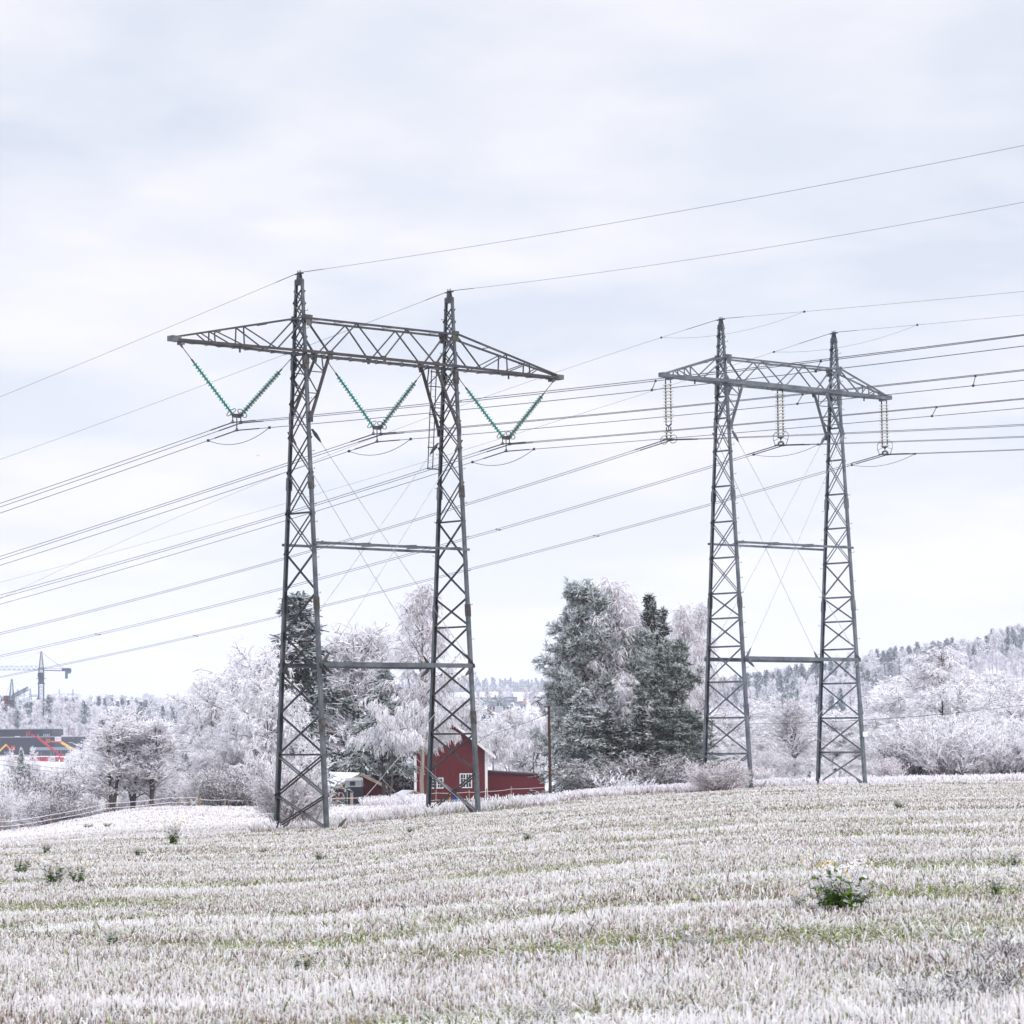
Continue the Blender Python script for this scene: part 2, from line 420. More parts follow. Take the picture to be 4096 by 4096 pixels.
        # gusset plates
        for u_, z_, yy, hh in ((-4.5+.15, zt-.05, yt, .30), (4.5-.05, zt-.05, yt, .30), (-uj, zb-.05, y, .24), (uj, zb-.05, y, .24), (0, zb+.02, y, .16)):
            m = MB(); m.ext([P(u_-hh*.8, yy+s*.06, z_+hh*.7), P(u_+hh*.8, yy+s*.06, z_+hh*.7), P(u_+hh*.55, yy+s*.06, z_-hh), P(u_-hh*.35, yy+s*.06, z_-hh)], (0, .02*s, 0)); m.build('gusset_plate', RUST if k == 0 else MCH, root)
    m = MB(); n = 30 if k == 0 else 16
    us = np.linspace(-A+.4, A-.4, n)
    for i, (a, b) in enumerate(zip(us[:-1], us[1:])):
        def hw(u): return wb*min(1, (A-abs(u))/(A-4.5))+.08
        s = 1 if i % 2 else -1
        m.bar(P(a, s*hw(a), zb-.09), P(b, -s*hw(b), zb-.09), .05, .02)
        m.bar(P(a, -hw(a), zb-.107), P(a, hw(a), zb-.107), .045, .02)
    for e in (-1, 1):
        for f in (.35, .7):
            u = e*(A-(A-4.5)*f)
            q = MB(); q.bar(P(u, -(.10+wt*f), zb+(zt-zb)*f), P(u, (.10+wt*f), zb+(zt-zb)*f), .05, .03); q.build('cross_tie', STEEL_D if k == 0 else MCH, root)
    m.build('crossarm_lacing', STEEL_L if k == 0 else MCH, root); m = MB(); us = np.linspace(-4.3, 4.3, 13)
    for i in range(12): s = 1 if i % 2 else -1; m.bar(P(us[i], s*wt, zt+.05), P(us[i+1], -s*wt, zt+.05), .04, .02)
    m.build('top_lacing', STEEL_L if k == 0 else MCH, root)
    for e in (-1, 1):
        m = MB(); m.box(P(e*(A-.12)-.22, -.2, zb-.07), P(e*(A-.12)+.26, .2, zb+.16))
        m.box(P(e*(A-.5)-.1, -.16, zb-.2), P(e*(A-.5)+.1, .16, zb-.07))
        m.box(P(e*(A-.5)-.3, -.14, zb-.1), P(e*(A-.12)+.1, .14, zb-.05)); m.build('arm_end_plate', STEEL_L if k == 0 else MCH, root)
        u = e*(A-(A-4.5)*.5); m = MB(); m.bar(P(u, -wb*.5, zb), P(u, -wb*.5, zb-.32), .06); m.build('hanger_lug', STEEL_D, root)
    # knee braces -----------------------------------------------------------
    zk = (yz(t, -1, [1668])[0] if k == 0 else yz(t, -1, [1700])[0])
    for c in (-1, 1):
        for s in (-1, 1):
            m = MB(); a = P(c*uj, s*(wb+.05), zb-.08); b = leg(c, s, zk)+(-c*.08, s*.05, 0)
            m.bar(a, b, .13, .09); 
            for f1_, f2_ in ((.0, .28), (.32, .62)):
                pa = a*(1-f2_)+b*f2_
                lz = zb-(zb-zk)*(f1_+.02); m.bar(leg(c, s, lz), pa, .055, .04)
                m.bar(leg(c, s, pa[2]+z0), pa, .055, .04)
            pa = a*.4+b*.6; m.bar(leg(c, s, zb-(zb-zk)*.82), pa, .055, .04)
            pd = a*.7+b*.3; m.bar(P(c*(4.5-.9), s*wb, zb-.08), pd, .05, .04)
            m.bar(b+(0, s*.03, .28), b+(c*.02, s*.03, -.22), .2, .04, up=(0, 1, 0))
            m.build('knee_brace', STEEL_R if k == 0 else MCH, root)
    # horizontal ties between the columns --------------------------------------
    for z, wd, nm in ((t['ub'], .12, 'upper_tie_beam'), (t['lb'], .22, 'lower_tie_beam')):
        y = w(z)/2
        for s in (-1, 1):
            m = MB()
            if nm[0] == 'u':
                m.bar(P(-4.62, s*(y+.13), z), P(4.62, s*(y+.13), z), .06, .12)
                if s < 0:
                    for i in range(6):
                        a = -4.1+i*1.37
                        m.bar(P(a, -s*(y+.1)*(1 if i % 2 else -1), z+.09), P(a+1.37, s*(y+.1)*(1 if i % 2 else -1), z+.09), .07, .03)
            else:
                m.bar(P(-4.55, s*(y+.15), z), P(4.55, s*(y+.15), z), .07, .20)
                m.bar(P(-4.3, s*(y+.15)-s*.12, z+.09), P(4.3, s*(y+.15)-s*.12, z+.09), .22, .03)
            m.build(nm, MC if k else STEEL, root)
    # guy wires ---------------------------------------------------------------
    zg = {-1: yz(t, -1, [S['gtop'][0]])[0], 1: yz(t, 1, [S['gtop'][1]])[0]}
    for s in (-1, 1):
        for c in (-1, 1):
            for za, zb_ in ((zg[c], t['lb']+.12), (t['lb']-.12, foot[-c, s]+.12)):
                a = leg(c, s, za)+(-c*.15, s*.16, 0); b = leg(-c, s, zb_)+(c*.1, s*.16, 0)
                if za < t['lb']: b = leg(-c, s, zb_)+(c*.55, s*.16, 0)
                d = (b-a)/np.linalg.norm(b-a); mid = (a+b)/2-(0, 0, .06)
                m = MB(); ts = np.linspace(0, 1, 9)[:, None]
                m.tube(a*(1-ts)+b*ts-np.array([0, 0, .10])*(4*ts*(1-ts)), .014, 5)
                g = m.build('guy_wire', GUY, root)
                for pt, sg, sc_ in ((a, 1, 1), (b, -1, .9)):
                    q = MB(); q.tube([pt-d*sg*.10, pt+d*sg*.10, pt+d*sg*.42, pt+d*sg*.55], np.array([.05, .09, .055, .02])*sc_, 6)
                    q.bar(pt-d*sg*.2, pt+d*sg*.12, .16, .03)
                    q.build('guy_clamp', STEEL_R if k == 0 else MCH, g)
    if k == 0:   # service ladder hanging beside the right column
        m = MB(); u = 3.93
        lt, lb_ = leg(1, 1, zb-.12), leg(1, 1, yz(t, 1, [1880], 1)[0])
        a, b = np.array([u, lt[1], lt[2]]), np.array([u-.02, lb_[1], lb_[2]])
        for o in (-.2, .2): m.bar(a+(o, o*.3, 0), b+(o, o*.3, 0), .035)
        nr = int((a[2]-b[2])/.3)
        for i in range(nr+1):
            p = a+(b-a)*i/nr; m.bar(p-(.2, .06, 0), p+(.2, .06, 0), .012)
        for f in (0.02, .45, .78, .995):
            p = a+(b-a)*f; m.bar(p-(.2, 0, 0), p+(.57, 0, 0), .05)
        m.build('ladder', STEEL_D, root)
    if k == 1:
        z = yz(t, 1, [2937])[0]; p = leg(1, -1, z); q = MB(); q.box(p+(-.14, -.16, -.13), p+(.22, -.13, .14))
        tag(q.build('number_plate', mat('white_enamel', (.75, .75, .75), .4), root), 'small white plate on the leg')
    return root, foot
PY0, FT0 = build_pylon(0, 'power_pylon', 'nearer and larger grey steel portal pylon with green glass V-string insulators')
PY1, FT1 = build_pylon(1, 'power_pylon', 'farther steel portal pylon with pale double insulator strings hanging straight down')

# ------------------------------------------------------------------ insulators
def basis(d):
    d = np.array(d, float); d /= np.linalg.norm(d)
    a = np.cross(d, (0, 1., .1)); a /= np.linalg.norm(a); b = np.cross(d, a)
    return np.stack([a, b, d], 1)
_dm = {}
def disc_mesh(kind):
    if kind not in _dm:
        m = MB()
        if kind == 'green': prof = [(.0, .052), (.045, .05), (.06, .03), (.127, -.012), (.127, -.03), (.10, -.018), (.085, -.035), (.06, -.02), (.04, -.04), (0, -.04)]
        else: prof = [(.0, .05), (.045, .05), (.05, .02), (.15, -.005), (.155, -.03), (.10, -.02), (.06, -.035), (0, -.035)]
        m.lathe(prof, 14)
        me = bpy.data.meshes.new('glass_disc'); me.from_pydata(m.v, [], m.f); me.polygons.foreach_set('use_smooth', [True]*len(me.polygons)); me.update()
        me.materials.append(GREEN if kind == 'green' else CREAM); _dm[kind] = me
    return _dm[kind]
def string(parent, base, a, b, n, kind, pitch=.17, ring=False, ringR=.24):
    """insulator string from a (top) to b, local coordinates of parent's base"""
    a, b = np.array(a, float)-base, np.array(b, float)-base; d = (b-a)/np.linalg.norm(b-a); L_ = np.linalg.norm(b-a)
    m = MB(); s0 = L_-n*pitch
    m.tube([a, a+d*(s0-.05)], .018, 6); m.tube([a+d*(s0-.05), b], .038, 8)
    m.bar(a-d*.02, a+d*.14, .08, .05); m.bar(a+d*(s0-.18), a+d*(s0-.02), .06)
    st = m.build('insulator_string', STEEL_D, parent)
    Bm = basis(-d)
    for i in range(n):
        o = bpy.data.objects.new('glass_disc' if kind == 'green' else 'porcelain_disc', disc_mesh(kind)); COL.objects.link(o)
        o.parent = st; p = a+d*(s0+(i+.5)*pitch)
        M4 = Matrix([list(Bm[r])+[p[r]] for r in range(3)]+[[0, 0, 0, 1]]); o.matrix_local = M4
    if ring:
        c = b-d*.12; th = np.linspace(0, 2*math.pi, 25); m = MB()
        m.tube([c+ringR*(math.cos(q)*Bm[:, 0]+math.sin(q)*Bm[:, 1]) for q in th], .02, 6, cap=False)
        m.bar(c-ringR*Bm[:, 1], c+ringR*Bm[:, 1], .02)
        m.build('corona_ring', STEEL_L, st)
    return st
def swing(root, base, piv):
    pass
HANG0 = [((723, 1380), (1180, 1417), (947, 1664)), ((1308, 1443), (1705, 1470), (1508, 1712)), ((1831, 1508), (2217, 1521), (2024, 1752))]
NAMES = ['left phase', 'middle phase', 'right phase']; DESC = ['outboard of the left column', 'between the two columns', 'outboard of the right column']
CL0 = []
for i, (ha, hb, ap) in enumerate(HANG0):
    t = T[0]; (ua, za), (ub_, zb_), (uc, zc) = [plane_uz(t, *q) for q in (ha, hb, ap)]
    base = tw(t, uc, 0, zc)
    root = empty('v_string_insulator', base); tag(root, 'green glass V-shaped insulator pair hanging %s of the nearer pylon' % DESC[i], 'insulator', 'green V-string insulators')
    a, b = tw(t, ua, 0, za), tw(t, ub_, 0, zb_); U3 = np.array([t['u'][0], t['u'][1], 0])
    string(root, base, a, base-U3*.22+(0, 0, .06), 18, 'green', .168, ring=True)
    string(root, base, b, base+U3*.22+(0, 0, .06), 18, 'green', .168, ring=True)
    Z = np.array([0, 0, 1.])
    V3 = np.array([t['v'][0], t['v'][1], 0])
    m = MB(); m.ext([-U3*.32+Z*.10-V3*.012, U3*.32+Z*.10-V3*.012, U3*.24-Z*.08-V3*.012, -U3*.24-Z*.08-V3*.012], V3*.024)
    m.build('yoke_plate', STEEL_R, root)
    for off, nm in ((-U3*.225-Z*.30, 0), (U3*.225-Z*.30, 0), (-Z*.64, 1)):
        m = MB(); top_ = (off*(1, 1, 0))-Z*.07 if not nm else -Z*.06
        m.bar(top_, off+Z*.06, .045); m.tube([off-V3*.14, off-V3*.05, off+V3*.05, off+V3*.14], np.array([.025, .05, .05, .025]), 6)
        m.bar(off+Z*.10-V3*.05, off-Z*.02-V3*.05, .03); m.bar(off+Z*.10+V3*.05, off-Z*.02+V3*.05, .03)
        m.build('suspension_clamp', STEEL_D, root)
        CL0.append((i, base+off))
CL1 = []
for i, ((hx, hy), (bx, by)) in enumerate([((2672, 1519), (2681, 1760)), ((3120, 1562), (3124, 1781)), ((3536, 1604), (3540, 1818))]):
    t = T[1]; u1, z1 = plane_uz(t, hx, hy); u2, z2 = plane_uz(t, bx, by); u2 = u1
    U3 = np.array([t['u'][0], t['u'][1], 0]); V3 = np.array([t['v'][0], t['v'][1], 0]); Z = np.array([0, 0, 1.])
    base = tw(t, u1, 0, z2)
    root = empty('suspension_insulator', base); tag(root, 'pale double insulator hanging straight down from the farther pylon\'s %s' % ['left arm tip', 'crossarm middle', 'right arm tip'][i], 'insulator', 'straight double insulators')
    top = tw(t, u1, 0, z1); S_ = V3*.19
    hl = z1-z2
    if i == 0:
        mid = z1-2.28
        for s in (-1, 1): string(root, base, top+s*S_+Z*.1, tw(t, u1, 0, mid)+s*S_, 12, 'cream', .176)
        m = MB(); c = np.array([0, 0, mid-z2]); m.tube([c-S_*1.05+Z*.03, c-S_*1.05-Z*.1, c-Z*.22, c+S_*1.05-Z*.1, c+S_*1.05+Z*.03], .045, 6)
        m.bar(c-Z*.2, c-Z*.42, .05); m.ext([c-Z*.36-S_*.08, c-Z*.36+S_*.08, c-Z*.5+S_*.9, c-Z*.5-S_*.9], U3*.02)
        m.build('yoke_plate', STEEL_D, root)
        for s in (-1, 1): string(root, base, tw(t, u1, 0, mid-.48)+s*S_*.85, base+s*S_*.85-Z*.0, 3, 'cream', .17)
    else:
        m = MB(); c = np.array([0, 0, hl]); m.ext([c+Z*.16-S_*.2-U3*.01, c+Z*.16+S_*.2-U3*.01, c+S_*1.1-U3*.01, c-S_*1.1-U3*.01], U3*.02); m.build('hanger_plate', STEEL_D, root)
        for s in (-1, 1): string(root, base, top+s*S_, base+s*S_+Z*.42, 14, 'cream', .178)
        m = MB(); m.ext([Z*.46-S_*1.1, Z*.46+S_*1.1, Z*.32+S_*.2, Z*.32-S_*.2], U3*.02); m.bar(Z*.36, Z*.12, .05)
        for s in (-1, 1): m.tube([Z*.16, Z*.2+V3*s*.12, Z*.12+V3*s*.2, V3*s*.24-Z*.02], .035, 6)
        m.build('yoke_plate', STEEL_D, root)
    m = MB()
    for s in (-1, 1):
        if i == 0: m.tube([V3*s*(.34+.28*math.cos(q))+Z*(.02+.22*math.sin(q)) for q in np.linspace(0, 2*math.pi, 17)], .02, 5)
        else: m.tube([V3*s*x+Z*z for x, z in ((.10, .70), (.38, .74), (.56, .6), (.56, .35), (.40, .0))], .022, 5); m.bar(V3*s*.1+Z*.42, V3*s*.5+Z*.28, .02)
    m.build('corona_ring', STEEL_L, root)
    for off in (-U3*.2, U3*.2):
        m = MB(); m.bar(-off*.2, off, .05); m.tube([off-V3*.3, off-V3*.08, off+V3*.08, off+V3*.3], np.array([.025, .05, .05, .025]), 6)
        m.bar(off+Z*.0, off*.6+Z*.14, .04)
        m.build('suspension_clamp', STEEL_D, root); CL1.append((i, base+off))

# ------------------------------------------------------------------ wires
def fit_wire(P0, pts, d):
    """parabola through P0 in the vertical plane along d, fitted to sight lines"""
    d = np.array(d, float); d /= np.linalg.norm(d); n = np.array([-d[1], d[0]]); A = []; B = []; ss = []
    for px, py in pts:
        r = ray(px, py); k = (P0[:2]@n)/(r[:2]@n); q = r*k; s = (q[:2]-P0[:2])@d
        A.append([s, s*s]); B.append(q[2]-P0[2]); ss.append(s)
    A = np.array(A); B = np.array(B); w_ = np.array([1.0]*len(pts))[:, None]
    if len(pts) == 1: co = np.array([B[0]/ss[0]-.0003*ss[0], .0003])
    else:
        ATA = A.T@A; co = np.linalg.solve(ATA+np.diag([0, 2e4]), A.T@B+np.array([0, 2e4*.0003]))
    return co, ss, d
def half(P0, pts, d, S_end):
    co, ss, d = fit_wire(P0, pts, d)
    if DEBUG: print('wire', np.round(P0, 1), 'slope %.4f curv %.6f' % tuple(co), 'res', np.round([(co[0]*s+co[1]*s*s) for s in ss], 2), np.round(ss, 1))
    s = np.linspace(0, S_end, 40)
    return np.stack([P0[0]+d[0]*s, P0[1]+d[1]*s, P0[2]+co[0]*s+co[1]*s*s], 1)
DEBUG = False
def wire(name, label, group, P0, lpts, rpts, t, r, m_, dl=(0, 0), Sl=75, Sr=75, tips=True):
    v = t['v']; base = np.array(P0)
    def rot(a, x): return np.array([x[0]*math.cos(a)-x[1]*math.sin(a), x[0]*math.sin(a)+x[1]*math.cos(a)])
    Lh = half(base, lpts, rot(dl[0], v), Sl); Rh = half(base, rpts, rot(dl[1], -v), Sr)
    pts = np.concatenate([Lh[::-1], Rh[1:]])-base
    mb = MB(); mb.tube(pts, r, 6)
    o = mb.build(name, m_, None, loc=base); tag(o, label, 'wire', group)
    if tips:   # armour rods either side of the clamp
        a = MB(); k = 40-1; a.tube([pts[k]+(pts[k-1]-pts[k])*.85, pts[k], pts[k]+(pts[k+1]-pts[k])*.85], r*1.75, 6); a.build('armour_rod', CABLE_D, o)
    return o, pts, base
WIRES = []
L0 = [dict(l=[[(0, 2014), (600, 1805)], [(0, 2029), (600, 1818)], [(0, 2053), (600, 1843)]],
           r=[[(2300, 1552), (3650, 1394), (4096, 1338)], [(2300, 1560), (3650, 1400), (4096, 1341)], [(2300, 1593), (3650, 1439), (4096, 1384)]]),
      dict(l=[[(0, 2226), (950, 1917)], [(0, 2239), (950, 1925)], [(0, 2262), (950, 1952)]],
           r=[[(2300, 1664), (3650, 1529), (4096, 1477)], [(2300, 1668), (3650, 1533), (4096, 1482)], [(2300, 1699), (3650, 1570), (4096, 1520)]]),
      dict(l=[[(0, 2380), (950, 2109)], [(0, 2392), (950, 2117)], [(0, 2417), (950, 2141)]],
           r=[[(2300, 1750), (3650, 1635), (4096, 1593)], [(2300, 1754), (3650, 1638), (4096, 1597)], [(2300, 1781), (3650, 1672), (4096, 1632)]])]
WL = ['far wire of the triple', 'near wire of the triple', 'lowest wire of the triple']
cnt = {0: 0, 1: 0, 2: 0}
DL0, DL1, DR0, DR1 = 0.0, 0.0, 0.0, 0.0
for i, p in CL0:
    k = cnt[i]; cnt[i] += 1
    o, pts, base = wire('power_line_wire', '%s bundle under the %s V-string insulator' % (WL[k], ['left', 'middle', 'right'][i]), 'conductors of the nearer line', p, L0[i]['l'][k], L0[i]['r'][k], T[0], .0155, CABLE, (DL0, DR0))
    WIRES.append((0, i, k, o, pts, base))
L1 = [dict(l=[[(2050, 1957), (950, 2284), (0, 2531)], [(2050, 1963), (950, 2291), (0, 2538)]], r=[[(3650, 1719), (4096, 1697)], [(3650, 1724), (4096, 1702)]]),
      dict(l=[[(2050, 2101), (950, 2395), (0, 2622)], [(2050, 2108), (950, 2402), (0, 2629)]], r=[[(3650, 1762), (4096, 1745)], [(3650, 1766), (4096, 1749)]]),
      dict(l=[[(2050, 2230), (950, 2502), (0, 2706)], [(2050, 2237), (950, 2507), (0, 2711)]], r=[[(3750, 1812), (4096, 1796)], [(3750, 1815), (4096, 1799)]])]
cnt = {0: 0, 1: 0, 2: 0}
for i, p in CL1:
    k = cnt[i]; cnt[i] += 1
    o, pts, base = wire('power_line_wire', '%s wire of the twin bundle under the %s straight insulator' % (['far', 'near'][k], ['left', 'middle', 'right'][i]), 'conductors of the farther line', p, L1[i]['l'][k], L1[i]['r'][k], T[1], .016, CABLE, (DL1, DR1), Sl=110, Sr=90)
    WIRES.append((1, i, k, o, pts, base))
EW = [(0, -1, [(600, 1339), (0, 1588)], [(2968, 801), (4096, 581)], 'thin earth wire over the left peak of the nearer pylon'),
      (0, 1, [(600, 1620), (0, 1838)], [(2968, 1010), (4096, 806)], 'thin earth wire over the right peak of the nearer pylon'),
      (1, -1, [(2200, 1492), (1400, 1790)], [(3650, 1207), (4096, 1166)], 'thin earth wire over the left peak of the farther pylon'),
      (1, 1, [(2300, 1664), (1400, 1936), (0, 2330)], [(3650, 1300), (4096, 1260)], 'thin earth wire over the right peak of the farther pylon')]
for k, c, lp, rp_, lab in EW:
    t = T[k]; P0 = tw(t, c*4.5, 0, t['pk']+.02)
    o, pts, base = wire('earth_wire', lab, 'earth wires over the pylons', P0, lp, rp_, t, .009, CABLE, Sl=80 if k == 0 else 120, Sr=80)
    if k == 1:
        K = 39; a, b = pts[K-2]+(pts[K-1]-pts[K-2])*.5, pts[K+3]
        q = MB(); ts = np.linspace(0, 1, 9)[:, None]; q.tube(a*(1-ts)+b*ts-np.array([0, 0, .5])*(4*ts*(1-ts))*.9, .008, 5); q.build('jumper', CABLE, o)
        for e in (a, b): q = MB(); q.box(e-.05, e+.05); q.build('wire_clamp', CABLE_D, o)
# jumper loops under the lowest conductors, spacers across the bundles
def at_px(pts, base, px):
    best = None
    xs = np.array([proj(*(p+base))[0] if (p+base)[1] > 5 else 1e9 for p in pts])
    for a in range(len(pts)-1):
        if xs[a] < 1e8 and xs[a+1] < 1e8 and (xs[a]-px)*(xs[a+1]-px) <= 0:
            f = (px-xs[a])/(xs[a+1]-xs[a]+1e-9); return pts[a]*(1-f)+pts[a+1]*f
    return None
JUMP = {(0, 0, 2): (833, 1078), (0, 1, 2): (1396, 1643), (0, 2, 2): (1890, 2136), (1, 1, 1): (3015, 3274), (1, 2, 1): (3407, 3660)}
for ln, i, k, o, pts, base in WIRES:
    j = JUMP.get((ln, i, k))
    if j:
        a, b = at_px(pts, base, j[0]), at_px(pts, base, j[1])
        ts = np.linspace(0, 1, 15)[:, None]; sag = .42 if ln == 0 else .33
        q = MB(); q.tube(a*(1-ts)+b*ts-np.array([0, 0, 1.])*sag*(4*ts*(1-ts)), .014, 6); q.build('jumper', CABLE_D, o)
        for e in (a, b): q = MB(); q.box(e-.055, e+.055); q.build('wire_clamp', CABLE_D, o)
SP = {(0, 0): [2608, 3263], (0, 1): [3190, 3893], (0, 2): [3728], (1, 1): [2000, 400], (1, 2): [2394, 790]}
for (ln, i), xs in SP.items():
    grp = [w_ for w_ in WIRES if w_[0] == ln and w_[1] == i]
    last = grp[-1]
    for px in xs:
        e = at_px(last[4], last[5], px)
        if e is None: continue
        for oth in grp[-2:-1]:
            d = np.linalg.norm(oth[4]+oth[5]-(e+last[5]), axis=1); f = at_px(oth[4], oth[5], proj(*(oth[4][d.argmin()]+oth[5]))[0]); 
            q_ = oth[5]+oth[4]; 
            # nearest point on the other wire
            seg = [(np.linalg.norm(q_[a]+(q_[a+1]-q_[a])*s-(e+last[5])), tuple(q_[a]+(q_[a+1]-q_[a])*s)) for a in range(max(0, d.argmin()-1), min(len(q_)-1, d.argmin()+1)) for s in np.linspace(0, 1, 12)]
            p2 = np.array(min(seg)[1])-last[5]
            mb = MB(); mb.bar(e, p2, .022); mb.box(e-.042, e+.042); mb.box(p2-.038, p2+.038); mb.build('spacer', CABLE_D, last[3])
# ------------------------------------------------------------------ vegetation
def nrm(v): return v/(np.linalg.norm(v, axis=-1, keepdims=True)+1e-12)
def perp(T, r):
    q = r.normal(size=T.shape); q -= (q*T).sum(-1, keepdims=True)*T; return nrm(q)
def along(P, t):
    """P (N,K,3), t (N,n) in 0..1 -> points and tangents (N,n,3)"""
    N_, K, _ = P.shape; x = t*(K-1); i = np.clip(x.astype(int), 0, K-2); f = (x-i)[..., None]; n = np.arange(N_)[:, None]
    a, b = P[n, i], P[n, i+1]; return a*(1-f)+b*f, nrm(b-a)
def sprout(P, r, n, L_, ang, K=4, t0=.2, t1=1., grav=0., noise=.15, taper=.5, up=0., shape=None):
    """n children on every parent polyline; L_ length, ang angle to parent in rad"""
    N_ = len(P); t = t0+(t1-t0)*((np.arange(n)[None]+r.rand(N_, n))/n)
    O, Tn = along(P, t); O = O.reshape(-1, 3); Tn = Tn.reshape(-1, 3); tt = t.reshape(-1)
    a = ang*(1+.3*r.normal(size=len(O)))[:, None]
    d = nrm(Tn*np.cos(a)+perp(Tn, r)*np.sin(a)+np.array([0, 0, up]))
    ln = (L_ if np.isscalar(L_) else np.repeat(L_, n))*(1-taper*tt if shape is None else shape(tt))*(1+.25*r.normal(size=len(O))).clip(.4, 1.6)
    pts = [O]; seg = ln/(K-1)
    for k in range(K-1):
        d = nrm(d+np.array([0, 0, -1.])*grav+noise*r.normal(size=d.shape)); pts.append(pts[-1]+d*seg[:, None])
    return np.stack(pts, 1), tt
def ribbons(P, w0, w1, r, flat=None):
    """flat ribbons with random facing -> verts (M,K,2,3)"""
    M_, K, _ = P.shape; Tn = nrm(P[:, -1]-P[:, 0]); s = perp(Tn, r) if flat is None else nrm(np.cross(Tn, flat)+.3*r.normal(size=Tn.shape))
    w = (np.asarray(w0).reshape(-1, 1)*(1-np.linspace(0, 1, K))+np.asarray(w1).reshape(-1, 1)*np.linspace(0, 1, K))[..., None]/2
    w = np.broadcast_to(w, (M_, K, 1))
    V = np.stack([P-s[:, None]*w, P+s[:, None]*w], 2)
    b = (np.arange(M_)*K*2)[:, None]+(np.arange(K-1)*2)[None]
    Fc = np.stack([b, b+1, b+3, b+2], -1).reshape(-1, 4)
    return V.reshape(-1, 3), Fc
def tubes(P, w0, w1, n=4):
    M_, K, _ = P.shape; Tn = nrm(np.gradient(P, axis=1)); ref = np.where(np.abs(Tn[..., 2:3]) > .9, np.array([1., 0, 0]), np.array([0, 0, 1.]))
    A = nrm(np.cross(Tn, ref)); B = np.cross(A, Tn); th = np.arange(n)/n*2*math.pi
    w = (np.asarray(w0).reshape(-1, 1)*(1-np.linspace(0, 1, K))+np.asarray(w1).reshape(-1, 1)*np.linspace(0, 1, K))/2
    V = P[:, :, None]+np.broadcast_to(w, (M_, K))[:, :, None, None]*(np.cos(th)[:, None]*A[:, :, None]+np.sin(th)[:, None]*B[:, :, None])
    i = (np.arange(M_)*K*n)[:, None, None]+(np.arange(K-1)*n)[None, :, None]; j = np.arange(n)[None, None]
    Fc = np.stack([i+j, i+(j+1) % n, i+n+(j+1) % n, i+n+j], -1).reshape(-1, 4)
    return V.reshape(-1, 3), Fc
class Veg:
    def __init__(s): s.V = []; s.F = []; s.C = []; s.n = 0
    def add(s, VF, col, K=None):
        V, Fc = VF; s.V.append(V); s.F.append(Fc+s.n); s.n += len(V)
        c = np.asarray(col, float)
        if c.ndim == 1: c = np.broadcast_to(c, (len(V), 3))
        elif len(c) != len(V): c = np.repeat(c, len(V)//len(c), axis=0)
        s.C.append(c)
    def mesh(s, name): return npmesh(name, np.concatenate(s.V), np.concatenate(s.F), np.concatenate(s.C))
FR = np.array([.88, .87, .92]); PK = np.array([.44, .37, .41]); BK = np.array([.09, .075, .07]); PINE = np.array([.055, .075, .05]); SPR = np.array([.022, .035, .03])
FG = np.array([.60, .65, .65]); REDBK = np.array([.16, .07, .05]); BIRB = np.array([.46, .37, .31]); LG = np.array([.30, .34, .33])
def pick(r, n, cols, p):
    p = np.clip(p, 0, 1); p = p/p.sum(); i = r.choice(len(cols), n, p=p); c = np.array(cols)[i]; return np.clip(c*(1+.12*r.normal(size=(n, 1))), 0, .9)
def trunk_line(r, H_, K=8, wob=.03, lean=(0, 0)):
    z = np.linspace(0, H_, K); P = np.zeros((1, K, 3)); P[0, :, 2] = z
    P[0, 1:, :2] += np.cumsum(r.normal(size=(K-1, 2))*wob*H_/K, 0)+np.outer(np.linspace(0, 1, K)[1:], lean)*H_
    return P
def g_round(seed, H_=10, spread=.36, dens=1., droop=.22, stems=1, low=.12, limb_col=BK, frost=.72, tw=.055, ang=.75):
    """broad frosted deciduous crown"""
    r = np.random.RandomState(seed); T_ = Veg(); C_ = Veg()
    tr = np.concatenate([trunk_line(r, H_*(.82-.06*i), lean=(r.normal()*.10*(stems > 1), r.normal()*.1*(stems > 1))) for i in range(stems)])
    T_.add(tubes(tr, .028*H_/stems**.4, .005*H_, 7), limb_col)
    l1, t1 = sprout(tr, r, int(26*dens/stems**.5), H_*spread*1.25, ang, K=6, t0=low, t1=.98, grav=droop*.35, noise=.16, up=.35, shape=lambda t: 1.08-.70*t)
    T_.add(tubes(l1, .009*H_, .003*H_, 4), pick(r, len(l1), [limb_col, limb_col*1.5], [.6, .4]))
    l2, _ = sprout(l1, r, 9, H_*.15, .75, K=4, t0=.2, grav=droop*.6, noise=.2)
    T_.add(tubes(l2, .0042*H_, .002*H_, 3), pick(r, len(l2), [limb_col*1.6, PK], [.5, .5]))
    l3, _ = sprout(l2, r, 9, H_*.075, .7, K=3, t0=.15, grav=droop, noise=.25)
    C_.add(ribbons(l3, tw*.8, tw*.5, r), pick(r, len(l3), [FR, PK, FR*.8], [frost, 1-frost-.1, .1]))
    l4, _ = sprout(l3, r, 4, H_*.035, .8, K=2, t0=.2, grav=droop*1.2, noise=.2)
    C_.add(ribbons(l4, tw, tw*.5, r), pick(r, len(l4), [FR, PK, FR*.85], [frost, .9-frost, .1]))
    return T_, C_
